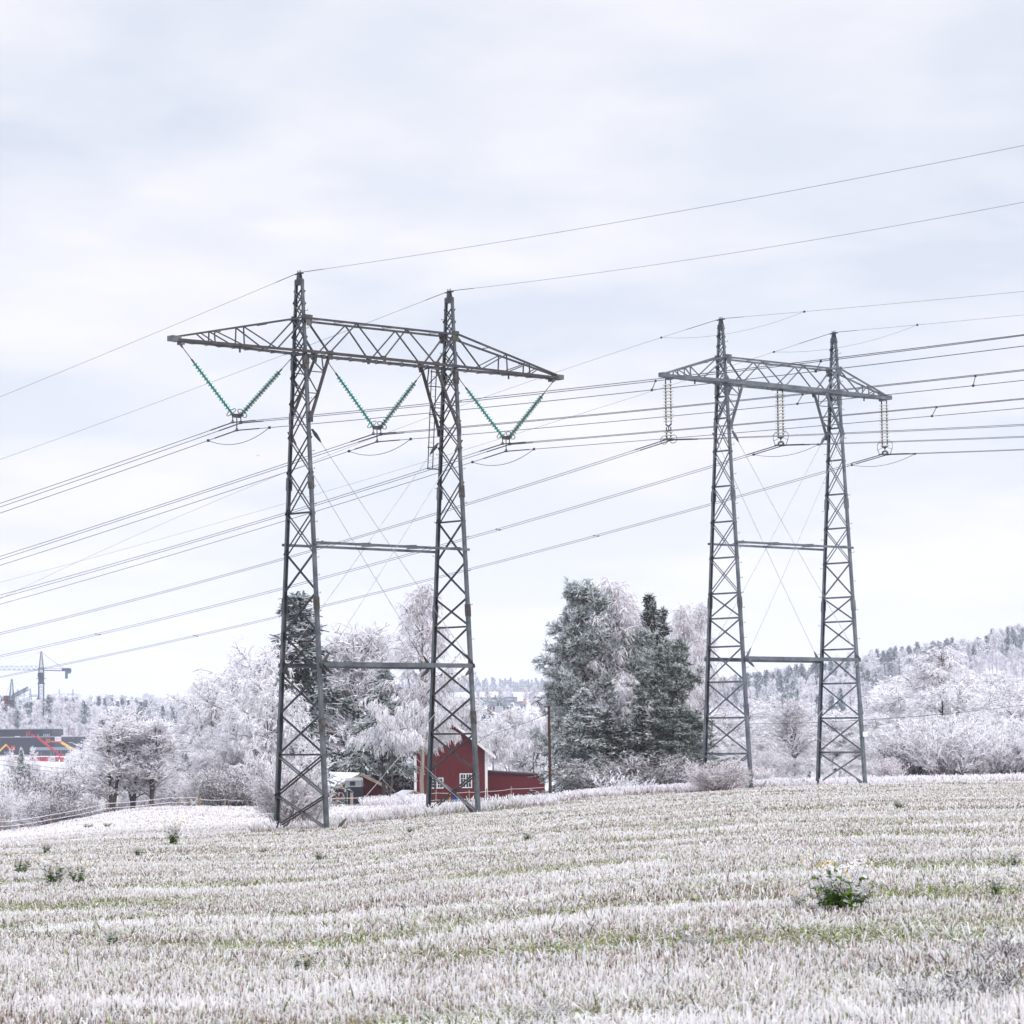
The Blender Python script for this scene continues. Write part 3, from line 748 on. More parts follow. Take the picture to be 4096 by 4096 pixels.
def g_open(seed, H_=10, stems=3):
    """open tree: dark forked limbs, frost on the outer twigs only"""
    r = np.random.RandomState(seed); T_ = Veg(); C_ = Veg()
    tr = np.concatenate([trunk_line(r, H_*(.9-.1*r.rand()), lean=((i-(stems-1)/2)*.07+r.normal()*.03, r.normal()*.06)) for i in range(stems)])
    T_.add(tubes(tr, .024*H_, .004*H_, 7), BK)
    l1, _ = sprout(tr, r, 16 if stems > 1 else 24, H_*.25, .42, K=6, t0=.17, t1=.97, grav=-.03, noise=.14, up=.45, shape=lambda t: 1.05-.62*t)
    T_.add(tubes(l1, .008*H_, .0025*H_, 4), pick(r, len(l1), [BK, BK*1.8], [.7, .3]))
    l2, _ = sprout(l1, r, 8, H_*.15, .6, K=4, t0=.25, grav=-.02, noise=.18, up=.1)
    T_.add(tubes(l2, .0036*H_, .0015*H_, 3), pick(r, len(l2), [BK*1.6, PK], [.55, .45]))
    l3, _ = sprout(l2, r, 5, H_*.085, .6, K=3, t0=.2, noise=.2)
    C_.add(ribbons(l3, .05, .04, r), pick(r, len(l3), [FR, PK, BK*2], [.75, .2, .05]))
    l4, _ = sprout(l3, r, 3, H_*.045, .7, K=2, t0=.3, noise=.2)
    C_.add(ribbons(l4, .055, .035, r), pick(r, len(l4), [FR, PK], [.88, .12]))
    return T_, C_
def g_birch(seed, H_=16, w=.2, frost=.55, dens=1.):
    """tall birch with steep limbs and hanging twigs"""
    r = np.random.RandomState(seed); T_ = Veg(); C_ = Veg()
    tr = trunk_line(r, H_*.97, 10, .02)
    T_.add(tubes(tr, .02*H_, .003*H_, 7), np.tile(BIRB, (70, 1))*(.6+.5*r.rand(70, 1)))
    l1, _ = sprout(tr, r, int(34*dens), H_*w*1.5, .52, K=6, t0=.18, t1=.98, grav=.10, noise=.09, up=.4, shape=lambda t: 1.1-.85*t)
    T_.add(tubes(l1, .0055*H_, .002*H_, 4), pick(r, len(l1), [BK*1.2, BIRB*.6], [.6, .4]))
    l2, _ = sprout(l1, r, 8, H_*.075, .7, K=4, t0=.25, grav=.25, noise=.15)
    T_.add(tubes(l2, .0025*H_, .0012*H_, 3), pick(r, len(l2), [BK*1.7, PK*.8], [.5, .5]))
    l3, _ = sprout(l2, r, 11, H_*.055, .9, K=4, t0=.15, grav=.55, noise=.16)
    C_.add(ribbons(l3, .034, .028, r), pick(r, len(l3), [FR, PK, FR*.8], [frost, .9-frost, .1]))
    l4, _ = sprout(l3, r, 3, H_*.024, .6, K=2, t0=.2, grav=.7, noise=.25)
    C_.add(ribbons(l4, .036, .02, r), pick(r, len(l4), [FR, PK], [frost+.1, .9-frost]))
    return T_, C_
def g_weep(seed, H_=8, dens=1., frost=.8):
    """low weeping crown, twigs hanging in curtains"""
    r = np.random.RandomState(seed); T_ = Veg(); C_ = Veg()
    tr = trunk_line(r, H_*.7, 7, .07); T_.add(tubes(tr, .03*H_, .008*H_, 7), BK)
    l1, _ = sprout(tr, r, int(18*dens), H_*.56, .8, K=8, t0=.72, t1=1, grav=.19, noise=.1, up=1.0, taper=.3)
    T_.add(tubes(l1, .009*H_, .003*H_, 4), pick(r, len(l1), [BK, BK*1.6], [.6, .4]))
    l2, _ = sprout(l1, r, 16, H_*.12, .9, K=4, t0=.15, grav=.35, noise=.15)
    T_.add(tubes(l2, .0035*H_, .0015*H_, 3), PK)
    l3, _ = sprout(l2, r, 11, H_*.10, 1.1, K=4, t0=.1, grav=1.1, noise=.1)
    C_.add(ribbons(l3, .055, .04, r), pick(r, len(l3), [FR, PK, FR*.8], [frost, .9-frost, .1]))
    l4, _ = sprout(l3, r, 2, H_*.04, .6, K=2, t0=.2, grav=1., noise=.2)
    C_.add(ribbons(l4, .06, .03, r), pick(r, len(l4), [FR, PK], [frost, 1-frost]))
    return T_, C_
def g_spruce(seed, H_=16, w=.2, frost=.45, base=.03, dark=SPR, fine=1.):
    """spruce: drooping boughs, dark needles below and frosted needles on top"""
    r = np.random.RandomState(seed); T_ = Veg(); C_ = Veg()
    tr = trunk_line(r, H_, 8, .008); T_.add(tubes(tr, .022*H_, .002*H_, 7), BK*1.1)
    n1 = int(150*fine**.5)
    l1, t1 = sprout(tr, r, n1, H_*w*1.15, 1.45, K=6, t0=base, t1=.995, grav=.09, noise=.06, shape=lambda t: .03+1.02*(1-t)**1.02)
    l1[:, 3:, 2] += (np.arange(3)[None]*.16*np.linalg.norm(l1[:, 1:2, :2]-l1[:, 0:1, :2], axis=-1))   # tips turn up again
    T_.add(tubes(l1, .005*H_, .0015*H_, 3), BK)
    L1 = np.linalg.norm(l1[:, -1]-l1[:, 0], axis=1)
    l2, t2 = sprout(l1, r, int(15*fine**.5), L1*.36+.12, .95, K=3, t0=.06, t1=1, grav=.30, noise=.12, taper=.55)
    C_.add(ribbons(l2, .16/fine**.3, .05, r, flat=np.array([0, 0, 1.])), pick(r, len(l2), [dark, LG, FG], [1-frost*.9, frost*.45, frost*.45]))
    l3, t3 = sprout(l2, r, int(8*fine**.5), .38*H_/16+.06, .85, K=2, t0=.05, t1=1, grav=.45, noise=.35, taper=.3)
    upw = (l3[:, -1, 2]-l3[:, 0, 2]) > -.10
    pf = np.where(upw, frost+.28, frost*.75); sel = r.rand(len(l3)) < pf
    col = np.where(sel[:, None], pick(r, len(l3), [FR*.92, FG, LG], [.42, .38, .2]), pick(r, len(l3), [dark, dark*1.8], [.6, .4]))
    C_.add(ribbons(l3, .085, .05, r), col)
    return T_, C_
def g_pine(seed, H_=15, w=.3, frost=.5):
    """pine: reddish bare stem, tufts of grey-green needles at the ends of crooked limbs"""
    r = np.random.RandomState(seed); T_ = Veg(); C_ = Veg()
    tr = trunk_line(r, H_*.95, 9, .03); T_.add(tubes(tr, .026*H_, .005*H_, 7), REDBK)
    l1, _ = sprout(tr, r, 60, H_*w, 1.15, K=6, t0=.14, t1=.99, grav=-.05, noise=.2, up=.15, shape=lambda t: .12+1.05*(1-t)**.75)
    T_.add(tubes(l1, .007*H_, .002*H_, 4), REDBK*.7)
    l2, _ = sprout(l1, r, 9, H_*.085, .8, K=4, t0=.25, t1=1, grav=-.1, noise=.25)
    T_.add(tubes(l2, .0028*H_, .0015*H_, 3), BK)
    l3, _ = sprout(l2, r, 6, H_*.04, .7, K=2, t0=.3, t1=1, grav=-.15, noise=.2)
    l4, _ = sprout(l3, r, 14, .30, .75, K=2, t0=.1, t1=1, grav=-.08, noise=.35, taper=.2)
    upw = l4[:, -1, 2]-l4[:, 0, 2] > 0
    pf = np.where(upw, frost+.2, frost*.6); sel = r.rand(len(l4)) < pf
    col = np.where(sel[:, None], pick(r, len(l4), [FR*.9, FG, LG], [.3, .4, .3]), pick(r, len(l4), [PINE, PINE*1.9], [.6, .4]))
    C_.add(ribbons(l4, .06, .035, r), col)
    return T_, C_
def g_shrub(seed, H_=3, stems=45, frost=.7, spread=.5, twigs=7, col=PK, tw=.035, sub=4):
    r = np.random.RandomState(seed); T_ = Veg(); C_ = Veg()
    a = r.rand(stems)*2*math.pi; rr_ = np.sqrt(r.rand(stems))*spread*H_*.25; o = np.stack([np.cos(a)*rr_, np.sin(a)*rr_, np.zeros(stems)-.1], 1)
    d = nrm(np.stack([np.cos(a)*spread*r.rand(stems), np.sin(a)*spread*r.rand(stems), np.ones(stems)], 1)); K = 6; P = [o]
    ln = H_*(.55+.5*r.rand(stems))/(K-1)
    for k in range(K-1): d = nrm(d+.10*r.normal(size=d.shape)+np.array([0, 0, .05])); P.append(P[-1]+d*ln[:, None])
    P = np.stack(P, 1)
    thick = 1 if H_ > 1 else .12
    cols = pick(r, stems, [col*.5, col], [.5, .5])
    T_.add(tubes(P, (.022+.004*H_)*thick, .012*thick, 4), cols)
    l2, _ = sprout(P, r, twigs, H_*.26, .5, K=4, t0=.25, t1=1, grav=-.03, noise=.14, taper=.4)
    C_.add(ribbons(l2, tw, tw*.7, r), pick(r, len(l2), [FR, col, FR*.8], [frost, .9-frost, .1]))
    l3, _ = sprout(l2, r, sub, H_*.10, .6, K=2, t0=.2, t1=1, noise=.2)
    C_.add(ribbons(l3, tw, tw*.6, r), pick(r, len(l3), [FR, col], [frost, 1-frost]))
    if sub > 4:
        l4, _ = sprout(l3, r, 3, H_*.05, .7, K=2, t0=.2, noise=.2); C_.add(ribbons(l4, tw, tw*.6, r), pick(r, len(l4), [FR, col], [frost, 1-frost]))
    return T_, C_
def g_far(seed, kind, H_=14):
    """trees hundreds of metres away: fewer and wider twigs"""
    r = np.random.RandomState(seed); T_ = Veg(); C_ = Veg()
    tr = trunk_line(r, H_*.96, 5, .01); T_.add(tubes(tr, .03*H_, .006*H_, 5), BK*1.3)
    if kind == 'spruce':
        l1, _ = sprout(tr, r, 90, H_*.27, 1.35, K=3, t0=.05, t1=1, grav=.2, noise=.08, shape=lambda t: .08+1.0*(1-t)**.85)
        T_.add(tubes(l1[:30], .01*H_, .004*H_, 3), BK)
        l2, _ = sprout(l1, r, 20, H_*.075, .9, K=2, t0=.05, t1=1, grav=.3, noise=.25, taper=.4)
        up_ = r.rand(len(l2)) < .58
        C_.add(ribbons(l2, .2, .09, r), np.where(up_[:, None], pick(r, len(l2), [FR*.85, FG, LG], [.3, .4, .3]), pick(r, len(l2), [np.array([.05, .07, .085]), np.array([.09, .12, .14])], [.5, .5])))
    else:
        l1, _ = sprout(tr, r, 34, H_*.40, .62, K=4, t0=.04, t1=.98, grav=.06, noise=.14, up=.35, shape=lambda t: 1.1-.8*t)
        T_.add(tubes(l1, .009*H_, .003*H_, 3), PK*.6)
        l2, _ = sprout(l1, r, 13, H_*.11, .75, K=3, t0=.2, t1=1, grav=.15, noise=.2)
        C_.add(ribbons(l2, .11, .06, r), pick(r, len(l2), [FR, PK, FR*.8], [.65, .2, .15]))
        l3, _ = sprout(l2, r, 7, H_*.055, .8, K=2, t0=.2, t1=1, grav=.2, noise=.3)
        C_.add(ribbons(l3, .12, .06, r), pick(r, len(l3), [FR, PK, FR*.8], [.7, .15, .15]))
    return T_, C_
GEN = {
 'round': lambda s: g_round(s, 10, .34, 1., .22, frost=.82), 'roundb': lambda s: g_round(s+50, 10, .40, 1.05, .38, stems=2, frost=.86),
 'thicket': lambda s: g_round(s+90, 7, .42, .9, .16, stems=3, low=.06, limb_col=PK*.5, frost=.80, tw=.045),
 'open': lambda s: g_open(s, 10, 2), 'bare': lambda s: g_open(s+7, 12, 1),
 'birch': lambda s: g_birch(s, 16, .19, .60), 'birchw': lambda s: g_birch(s+5, 14, .26, .76, 1.1),
 'weep': lambda s: g_weep(s, 8, 1., .88),
 'spruce': lambda s: g_spruce(s, 16, .22, .50), 'sprucef': lambda s: g_spruce(s+3, 12, .27, .78, dark=PINE*.8), 'spruceh': lambda s: g_spruce(s+13, 13, .25, .74, base=.33, dark=PINE*.8), 'spruced': lambda s: g_spruce(s+9, 15, .17, .34, dark=np.array([.028, .036, .024])),
 'pine': lambda s: g_pine(s, 15, .24, .74), 'pined': lambda s: g_pine(s+4, 14, .27, .34),
 'shrub': lambda s: g_shrub(s, 3, 60, .8, .55, 8, sub=5), 'rose': lambda s: g_shrub(s+3, 3, 70, .74, .9, 9, np.array([.30, .18, .19]), sub=5),
 'willow': lambda s: g_shrub(s+6, 4, 80, .84, .75, 8, PK*.9, .04, 5), 'whip': lambda s: g_shrub(s+8, 2.5, 26, .93, .75, 3, FR*.8, .05, 2),
 'dark': lambda s: g_shrub(s+11, 5, 120, .52, .8, 9, np.array([.15, .115, .125]), .04, 5),
 'fspruce': lambda s: g_far(s, 'spruce'), 'fbirch': lambda s: g_far(s+2, 'birch')}
NVAR = {'round': 2, 'roundb': 2, 'thicket': 3, 'fspruce': 2, 'fbirch': 3, 'shrub': 2, 'birch': 2, 'willow': 2}
PROTO = {}
def proto(kind, var):
    k = (kind, var % NVAR.get(kind, 1))
    if k not in PROTO:
        T_, C_ = GEN[kind](11+k[1]*31); tm, cm = T_.mesh('trunk'), C_.mesh('crown'); tm.materials.append(BARK); cm.materials.append(VEG)
        z = np.concatenate(C_.V)[:, 2]; xy = np.concatenate(C_.V)[:, 0]
        PROTO[k] = (tm, cm, float(np.percentile(z, 99.8)), float(np.percentile(np.abs(xy), 96)))
    return PROTO[k]
_tc = [0]
CATS = {'spruce': 'spruce', 'spruceh': 'spruce', 'sprucef': 'spruce', 'spruced': 'spruce', 'pine': 'pine', 'pined': 'pine', 'birch': 'birch', 'birchw': 'birch', 'fspruce': 'spruce', 'fbirch': 'tree',
        'shrub': 'shrub', 'rose': 'shrub', 'willow': 'shrub', 'whip': 'shrub', 'dark': 'shrub'}
NM = {'spruce': 'spruce_tree', 'pine': 'pine_tree', 'birch': 'birch_tree', 'shrub': 'shrub', 'tree': 'frosted_tree'}
def plant(kind, px, D, ytop, label, group, wpx=None, var=None, ybase=None, rz=None, X=None):
    """a tree whose stem stands in photo column px at distance D and whose top reaches photo row ytop"""
    i = _tc[0]; _tc[0] += 1
    tm, cm, h0, w0 = proto(kind, i if var is None else var)
    g = G(px, D) if X is None else np.array([X, D, float(gz(X, D))])
    q = proj(*g)[1]; h = max(.4, H(q-ytop, D)); s = h/h0
    sx = s if wpx is None else H(wpx/2, D)/w0
    sx = min(max(sx, s*.55), s*2.6)
    cat = CATS.get(kind, 'tree'); o = empty(NM[cat], (g[0], g[1], g[2]-.05*s), (i*2.399) % 6.283 if rz is None else rz)
    o.scale = (sx, sx, s); tag(o, label, cat, group)
    for nm, me in (('trunk' if cat != 'shrub' else 'stems', tm), ('crown' if cat != 'shrub' else 'twigs', cm)):
        c = bpy.data.objects.new(nm, me); COL.objects.link(c); c.parent = o
    return o
GL, GR, GM, GT = 'frosted trees left of the nearer pylon', 'trees in the clump between the pylons', 'trees round the farm', 'frosted thicket right of the farther pylon'
near = [
 # left, behind the paddock fence
 ('open', 452, 250, 2870, 'open frosted tree with bare dark stem, leftmost of the three behind the paddock fence', GL, 230, 0),
 ('open', 532, 252, 2835, 'open frosted tree with two dark stems, middle one of the three behind the paddock fence', GL, 250, 0),
 ('open', 605, 250, 2875, 'open frosted tree with forked dark stem, right one of the three behind the paddock fence', GL, 220, 0),
 ('thicket', 700, 285, 2850, 'white bushy tree between the three dark-stemmed trees and the tall white crowns', GL, 330),
 ('roundb', 790, 280, 2700, 'broad frost-white tree, lower left shoulder of the tall white mass', GL, 380),
 ('round', 900, 285, 2630, 'dense frost-white tree left of the nearer pylon, second tallest of the white mass', GL, 380),
 ('round', 1010, 270, 2560, 'tallest frost-white leafless tree, just left of the nearer pylon', GL, 360),
 ('roundb', 1075, 262, 2700, 'frosted tree standing directly behind the left leg of the nearer pylon', GL, 330),
 ('thicket', 850, 268, 2920, 'low frosted bushy tree at the foot of the white mass', GL, 300),
 ('thicket', 960, 262, 2940, 'low frosted bushy tree with dark stems just left of the nearer pylon', GL, 280),
 ('dark', 930, 255, 3070, 'dark leafless undergrowth shrub under the white trees', GL, 260),
 ('dark', 1080, 255, 3060, 'dark leafless undergrowth shrub behind the left column of the nearer pylon', GL, 240),
 ('willow', 800, 255, 3090, 'frosted willow shrub by the paddock gate', GL, 200),
 ('spruce', 1195, 312, 2385, 'tall dark frosted spruce behind the left column of the nearer pylon', GM, 560),
 ('sprucef', 1150, 275, 2800, 'wide lower frosted spruce half hidden behind the left column of the nearer pylon', GM, 330),
 ('round', 1255, 345, 2680, 'frosted leafless tree between the tall spruce and the bare crowns', GM, 260),
 ('bare', 1400, 310, 2500, 'tall open tree with bare dark limbs, left one of two between the pylon columns', GM, 300),
 ('bare', 1500, 312, 2490, 'tall open tree with bare dark limbs, right one of two between the pylon columns', GM, 280),
 ('spruceh', 1535, 283, 2680, 'bushy grey-green frosted spruce between the pylon columns', GM, 200),
 ('weep', 1560, 272, 2800, 'white weeping tree with frost hanging in curtains in front of the farm', GM, 300),
 ('spruceh', 1490, 312, 2880, 'low frosted spruce with drooping boughs beside the snowy shed', GM, 180),
 ('birchw', 1360, 345, 2760, 'slender frosted birch behind the snowy shed roof', GM, 220),
 ('birch', 1690, 280, 2340, 'tall pale birch with hanging twigs, left of the right column', GM, 260),
 ('birchw', 1735, 310, 2700, 'frosted birch rising behind the left edge of the barn', GM, 200),
 ('birchw', 1850, 320, 2780, 'frosted birch rising behind the barn roof', GM, 220),
 # between barn and clump
 ('weep', 1745, 284, 2800, 'frosted weeping tree hanging over the upper left of the barn gable', GM, 210),
 ('weep', 1975, 330, 2890, 'white weeping tree right behind the barn gable', GM, 230),
 ('birchw', 2035, 345, 2840, 'frosted birch left of the brown pole', GM, 190),
 ('roundb', 2090, 330, 2960, 'low round frosted tree above the low red wing', GM, 200),
 ('weep', 2130, 320, 2860, 'white weeping tree just left of the brown pole', GM, 220),
 # clump
 ('birchw', 2262, 268, 2560, 'weeping frosted birch at the left edge of the clump', GR, 210),
 ('pine', 2365, 262, 2330, 'tall grey-frosted pine with reddish stem in the left of the clump', GR, 275),
 ('pine', 2305, 270, 2520, 'shorter frosted pine at the left of the clump', GR, 210),
 ('birch', 2465, 262, 2325, 'tall bare birch with orange stem in the middle of the clump', GR, 230),
 ('birch', 2545, 272, 2480, 'smaller frosted birch right of the tall birch', GR, 160),
 ('birch', 2500, 268, 2420, 'frosted birch behind the tall bare birch in the clump', GR, 190),
 ('birchw', 2580, 256, 2760, 'pinkish frosted birch in front of the dark twin-topped spruces', GR, 150),
 ('pine', 2555, 262, 2520, 'frosted pine between the tall birch and the dark twin-topped spruces', GR, 190),
 ('spruced', 2610, 268, 2385, 'dark narrow spruce, taller of the twin tops in the clump', GR, 185),
 ('spruced', 2655, 275, 2440, 'dark narrow spruce, lower of the twin tops in the clump', GR, 185),
 ('pined', 2690, 258, 2560, 'olive-green pine at the right edge of the clump', GR, 210),
 ('pined', 2610, 256, 2680, 'dark low pine in the front of the clump', GR, 220),
 ('birchw', 2520, 256, 2700, 'pinkish frosted birch low in the middle of the clump', GR, 190),
 ('sprucef', 2330, 254, 2760, 'wide frosted spruce with boughs reaching down beside the brown pole', GR, 290),
 ('spruced', 2430, 254, 2850, 'dark low spruce at the foot of the clump', GR, 300),
 ('spruced', 2560, 253, 2830, 'dark low spruce behind the two white saplings', GR, 300),
 ('pined', 2730, 254, 2830, 'dark bushy young pine at the lower right of the clump', GR, 240),
 ('birch', 2745, 285, 2425, 'slim pale birch just right of the clump, left of two', GR, 150),
 ('birch', 2800, 290, 2415, 'slim pale birch behind the leg of the farther pylon, right of two', GR, 160),
 ('dark', 2400, 252, 3030, 'dark leafless undergrowth at the left foot of the clump', GR, 300),
 ('dark', 2620, 252, 3010, 'dark leafless undergrowth at the right foot of the clump', GR, 300),
 ('whip', 2450, 205, 3072, 'white frosted sapling with upright whips, taller of two before the clump', 'white saplings before the clump', 165),
 ('whip', 2552, 205, 3100, 'white frosted sapling with upright whips, smaller of two before the clump', 'white saplings before the clump', 135),
 # around the pylon feet
 ('shrub', 1150, 141, 2985, 'upright frosted willow shrub growing inside the left column of the nearer pylon', 'shrubs by the pylon feet', 290),
 ('shrub', 1240, 143, 3120, 'small frosted shrub beside the willow in the nearer pylon', 'shrubs by the pylon feet', 150),
 ('rose', 2872, 158, 3040, 'rounded pinkish frosted rose shrub at the left foot of the farther pylon', 'shrubs by the pylon feet', 240),
 ('rose', 2990, 200, 3070, 'low brownish frosted rose shrub behind the near leg of the farther pylon', 'shrubs by the pylon feet', 190),
]
for (k, px, D, yt, lb, gp, *rest) in near:
    plant(k, px, D, yt, lb, gp, rest[0] if rest else None, rest[1] if len(rest) > 1 else None)
# thicket right of the farther pylon: crown tops follow the outline seen in the photo
rt = np.random.RandomState(5)
out = lambda c: float(np.interp(c, [2780, 2950, 3080, 3200, 3330, 3480, 3600, 3700, 3800, 3900, 4096, 4300], [2860, 2850, 2800, 2810, 2850, 2830, 2800, 2700, 2640, 2720, 2690, 2700]))
pos_w = lambda c: ['left of the farther pylon', 'behind the far pylon\'s left column', 'between the far pylon\'s columns', 'behind the far pylon\'s right column', 'just right of the farther pylon', 'halfway to the right edge', 'near the right edge', 'at the right edge'][int(np.clip(np.searchsorted([2800, 3020, 3260, 3480, 3640, 3820, 3980], c), 0, 7))]
rows = [(250, 215, 120, ('willow', 'thicket', 'willow', 'dark', 'rose'), 'in the front row'), (268, 150, 110, ('thicket', 'willow', 'thicket'), 'in the second row'), (290, 75, 115, ('thicket', 'roundb', 'thicket', 'birchw'), 'in the third row'),
        (330, 28, 125, ('roundb', 'thicket', 'round'), 'in the fourth row'), (385, 0, 120, ('round', 'roundb', 'birchw'), 'in the back row')]
ADJ = {'willow': 'pinkish frosted willow', 'dark': 'dark frosted bush', 'thicket': 'bushy white tree', 'rose': 'low reddish bush', 'roundb': 'broad white tree', 'round': 'rounded white tree', 'birchw': 'weeping frosted birch'}
for ri, (D, dy, step, kinds, rw) in enumerate(rows):
    c = 2800+rt.rand()*50; n = 0
    while c < 4230:
        k = kinds[rt.randint(len(kinds))]
        base = proj(*G(c, D))[1]; top = out(c)+dy+rt.normal()*22
        if c < 3500 and ri < 3: top += 40
        top = min(top, base-45)
        plant(k, c, D*(1+.03*rt.normal()), top, '%s %s of thicket, %s' % (ADJ[k], rw, pos_w(c)), GT, (base-top)*(.95 if k in ('birchw',) else 1.25) if k != 'dark' else 230)
        c += step*(.8+.5*rt.rand()); n += 1
plant('birchw', 3775, 300, 2590, 'big pale weeping birch overtopping the thicket towards the right edge', GT, 330)
plant('birchw', 3700, 310, 2680, 'smaller pale weeping birch beside the big weeping one', GT, 220)
plant('bare', 3185, 268, 2790, 'slim bare tree with dark stem between the columns of the farther pylon', GT, 200)
# left lower belt below the fence and the rows towards the dark hall
pl_ = lambda c: ['at the left edge', 'a little in from the left edge', 'below the red containers', 'left of the three dark-stemmed trees', 'behind the three dark-stemmed trees', 'left of the tall white mass', 'behind the tall white mass'][int(np.clip(np.searchsorted([80, 190, 300, 430, 620, 800], c), 0, 6))]
rowsL = [(262, 3170, 95, ('dark', 'willow', 'dark'), 'nearest the fence', 0, 420), (300, 3090, 90, ('willow', 'thicket', 'dark'), 'second row', 0, 1100), (350, 3078, 95, ('thicket', 'willow', 'roundb'), 'third row', 0, 900),
         (430, 3076, 90, ('thicket', 'roundb'), 'fourth row', 0, 900)]
for ri, (D, yt, step, kinds, rw, x0, x1) in enumerate(rowsL):
    c = x0-60+rt.rand()*40
    while c < x1:
        k = kinds[rt.randint(len(kinds))]; base = min(proj(*G(c, D))[1], 3560); top = yt+rt.normal()*18
        if c > 350 and ri > 0: top -= 60
        top = min(top, base-60)
        plant(k, c, D*(1+.03*rt.normal()), top, '%s in the hollow, %s, %s' % (ADJ[k], rw, pl_(c)), 'frosted bushes behind the fence', (base-top)*.9 if k != 'dark' else 260)
        c += step*(.8+.5*rt.rand())
plant('sprucef', 82, 330, 3000, 'frosted spruce rising from the hollow near the left edge', GL, 95)
plant('sprucef', 112, 325, 3060, 'lower frosted spruce right of the one near the left edge', GL, 110)
plant('thicket', 62, 420, 3010, 'white bushy tree before the dark hall at the left edge', GL, 90)
plant('thicket', 135, 420, 3000, 'white bushy tree before the windows of the dark hall', GL, 75)
plant('roundb', 300, 600, 2995, 'white tree covering the yellow boom at the right end of the dark hall', GL, 110)
plant('sprucef', 338, 400, 3010, 'small dark frosted tree beside the open frosted trees', GL, 80)
# wood behind the hall
def scatter(n, c0, c1, D0, D1, topf, kinds, words, group, seed, hmin=6, hmax=13, wr=1.):
    r = np.random.RandomState(seed)
    for i in range(n):
        c = c0+(c1-c0)*(i+r.rand())/n; D = D0+(D1-D0)*r.rand(); k = kinds[r.randint(len(kinds))]
        g = G(c, D); base = proj(*g)[1]
        h = (hmin+(hmax-hmin)*r.rand())*(1.25 if k == 'fspruce' else 1); top = base-h/D*F
        if topf is not None: top = max(top, topf(c)+r.rand()*18) if topf(c)+18 < base-25 else top
        plant(k, c, D, top, words[k], group, None)
FB = 'fbirch'; FS = 'fspruce'
tl = lambda c: float(np.interp(c, [-60, 60, 150, 240, 330, 420], [2800, 2828, 2790, 2762, 2785, 2840]))
scatter(60, -50, 430, 1290, 1560, tl, (FB, FB, FB, FB, FS), {FB: 'hazy frosted tree in the wood behind the dark hall', FS: 'hazy spruce in the wood behind the dark hall'}, 'wood behind the dark hall', 1, 15, 21)
scatter(16, -40, 420, 1245, 1280, lambda c: 2850, (FB,), {FB: 'hazy white tree in the front row right behind the dark hall'}, 'wood behind the dark hall', 2, 9, 13)
scatter(22, 330, 1000, 620, 900, lambda c: 2850, (FB, FB, FS), {FB: 'frosted tree in the valley beyond the tall white trees', FS: 'frosted spruce in the valley beyond the tall white trees'}, 'trees in the valley on the left', 3, 9, 14)
scatter(14, 380, 1050, 1500, 1900, lambda c: 2832, (FB, FS), {FB: 'small hazy tree on the slope below the ridge farm', FS: 'small hazy spruce on the slope below the ridge farm'}, 'trees below the ridge farm', 4, 5, 9)
scatter(14, 1880, 2330, 1330, 1480, lambda c: 2738, (FB, FB), {FB: 'hazy white tree behind the grey-roofed houses'}, 'trees behind the far houses', 5, 9, 15)
scatter(8, 1990, 2330, 800, 960, lambda c: 2890, (FB, FS), {FB: 'hazy white tree below the far houses', FS: 'hazy spruce below the far houses'}, 'trees below the far houses', 6, 6, 10)
# right hillside
tr_ = lambda c: float(np.interp(c, [2700, 2900, 3050, 3150, 3300, 3480, 3600, 3700, 3800, 3900, 4000, 4096, 4300], [2740, 2700, 2660, 2645, 2600, 2590, 2575, 2560, 2545, 2545, 2500, 2485, 2470]))
def hill(n, c0, c1, D0, D1, kinds, words, group, seed, dy=0, hm=(9, 15)):
    r = np.random.RandomState(seed)
    for i in range(n):
        c = c0+(c1-c0)*(i+r.rand())/n; D = D0+(D1-D0)*r.rand(); k = kinds[r.randint(len(kinds))]
        base = proj(*G(c, D))[1]; top = base-(hm[0]+(hm[1]-hm[0])*r.rand())/D*F
        plant(k, c, D, min(max(top, tr_(c)+dy+r.rand()*25), base-30), words[k], group)
hill(120, 2700, 4200, 1420, 1600, (FS, FB, FS), {FS: 'hazy blue-grey spruce on the crest of the right hill', FB: 'hazy frosted tree on the crest of the right hill'}, 'wood on the crest of the right hill', 8, 0, (14, 20))
hill(40, 2700, 3480, 1150, 1380, (FS, FB, FB), {FS: 'hazy spruce on the hillside behind the farther pylon', FB: 'hazy frosted tree on the hillside behind the farther pylon'}, 'wood on the hillside behind the farther pylon', 9, 60)
hill(34, 3760, 4200, 1050, 1440, (FB, FB), {FB: 'frosted birch on the upper slope at the right'}, 'birches on the upper slope at the right', 10, 40, (8, 12))
hill(36, 2700, 3470, 780, 1050, (FB, FB, FS), {FS: 'hazy spruce low on the hillside behind the farther pylon', FB: 'frosted birch low on the hillside behind the farther pylon'}, 'birches low on the hillside', 11, 110, (9, 14))
hill(26, 3100, 4200, 480, 640, (FB,), {FB: 'frosted birch between the thicket and the hillside'}, 'birches behind the thicket', 12, 190, (5, 8))

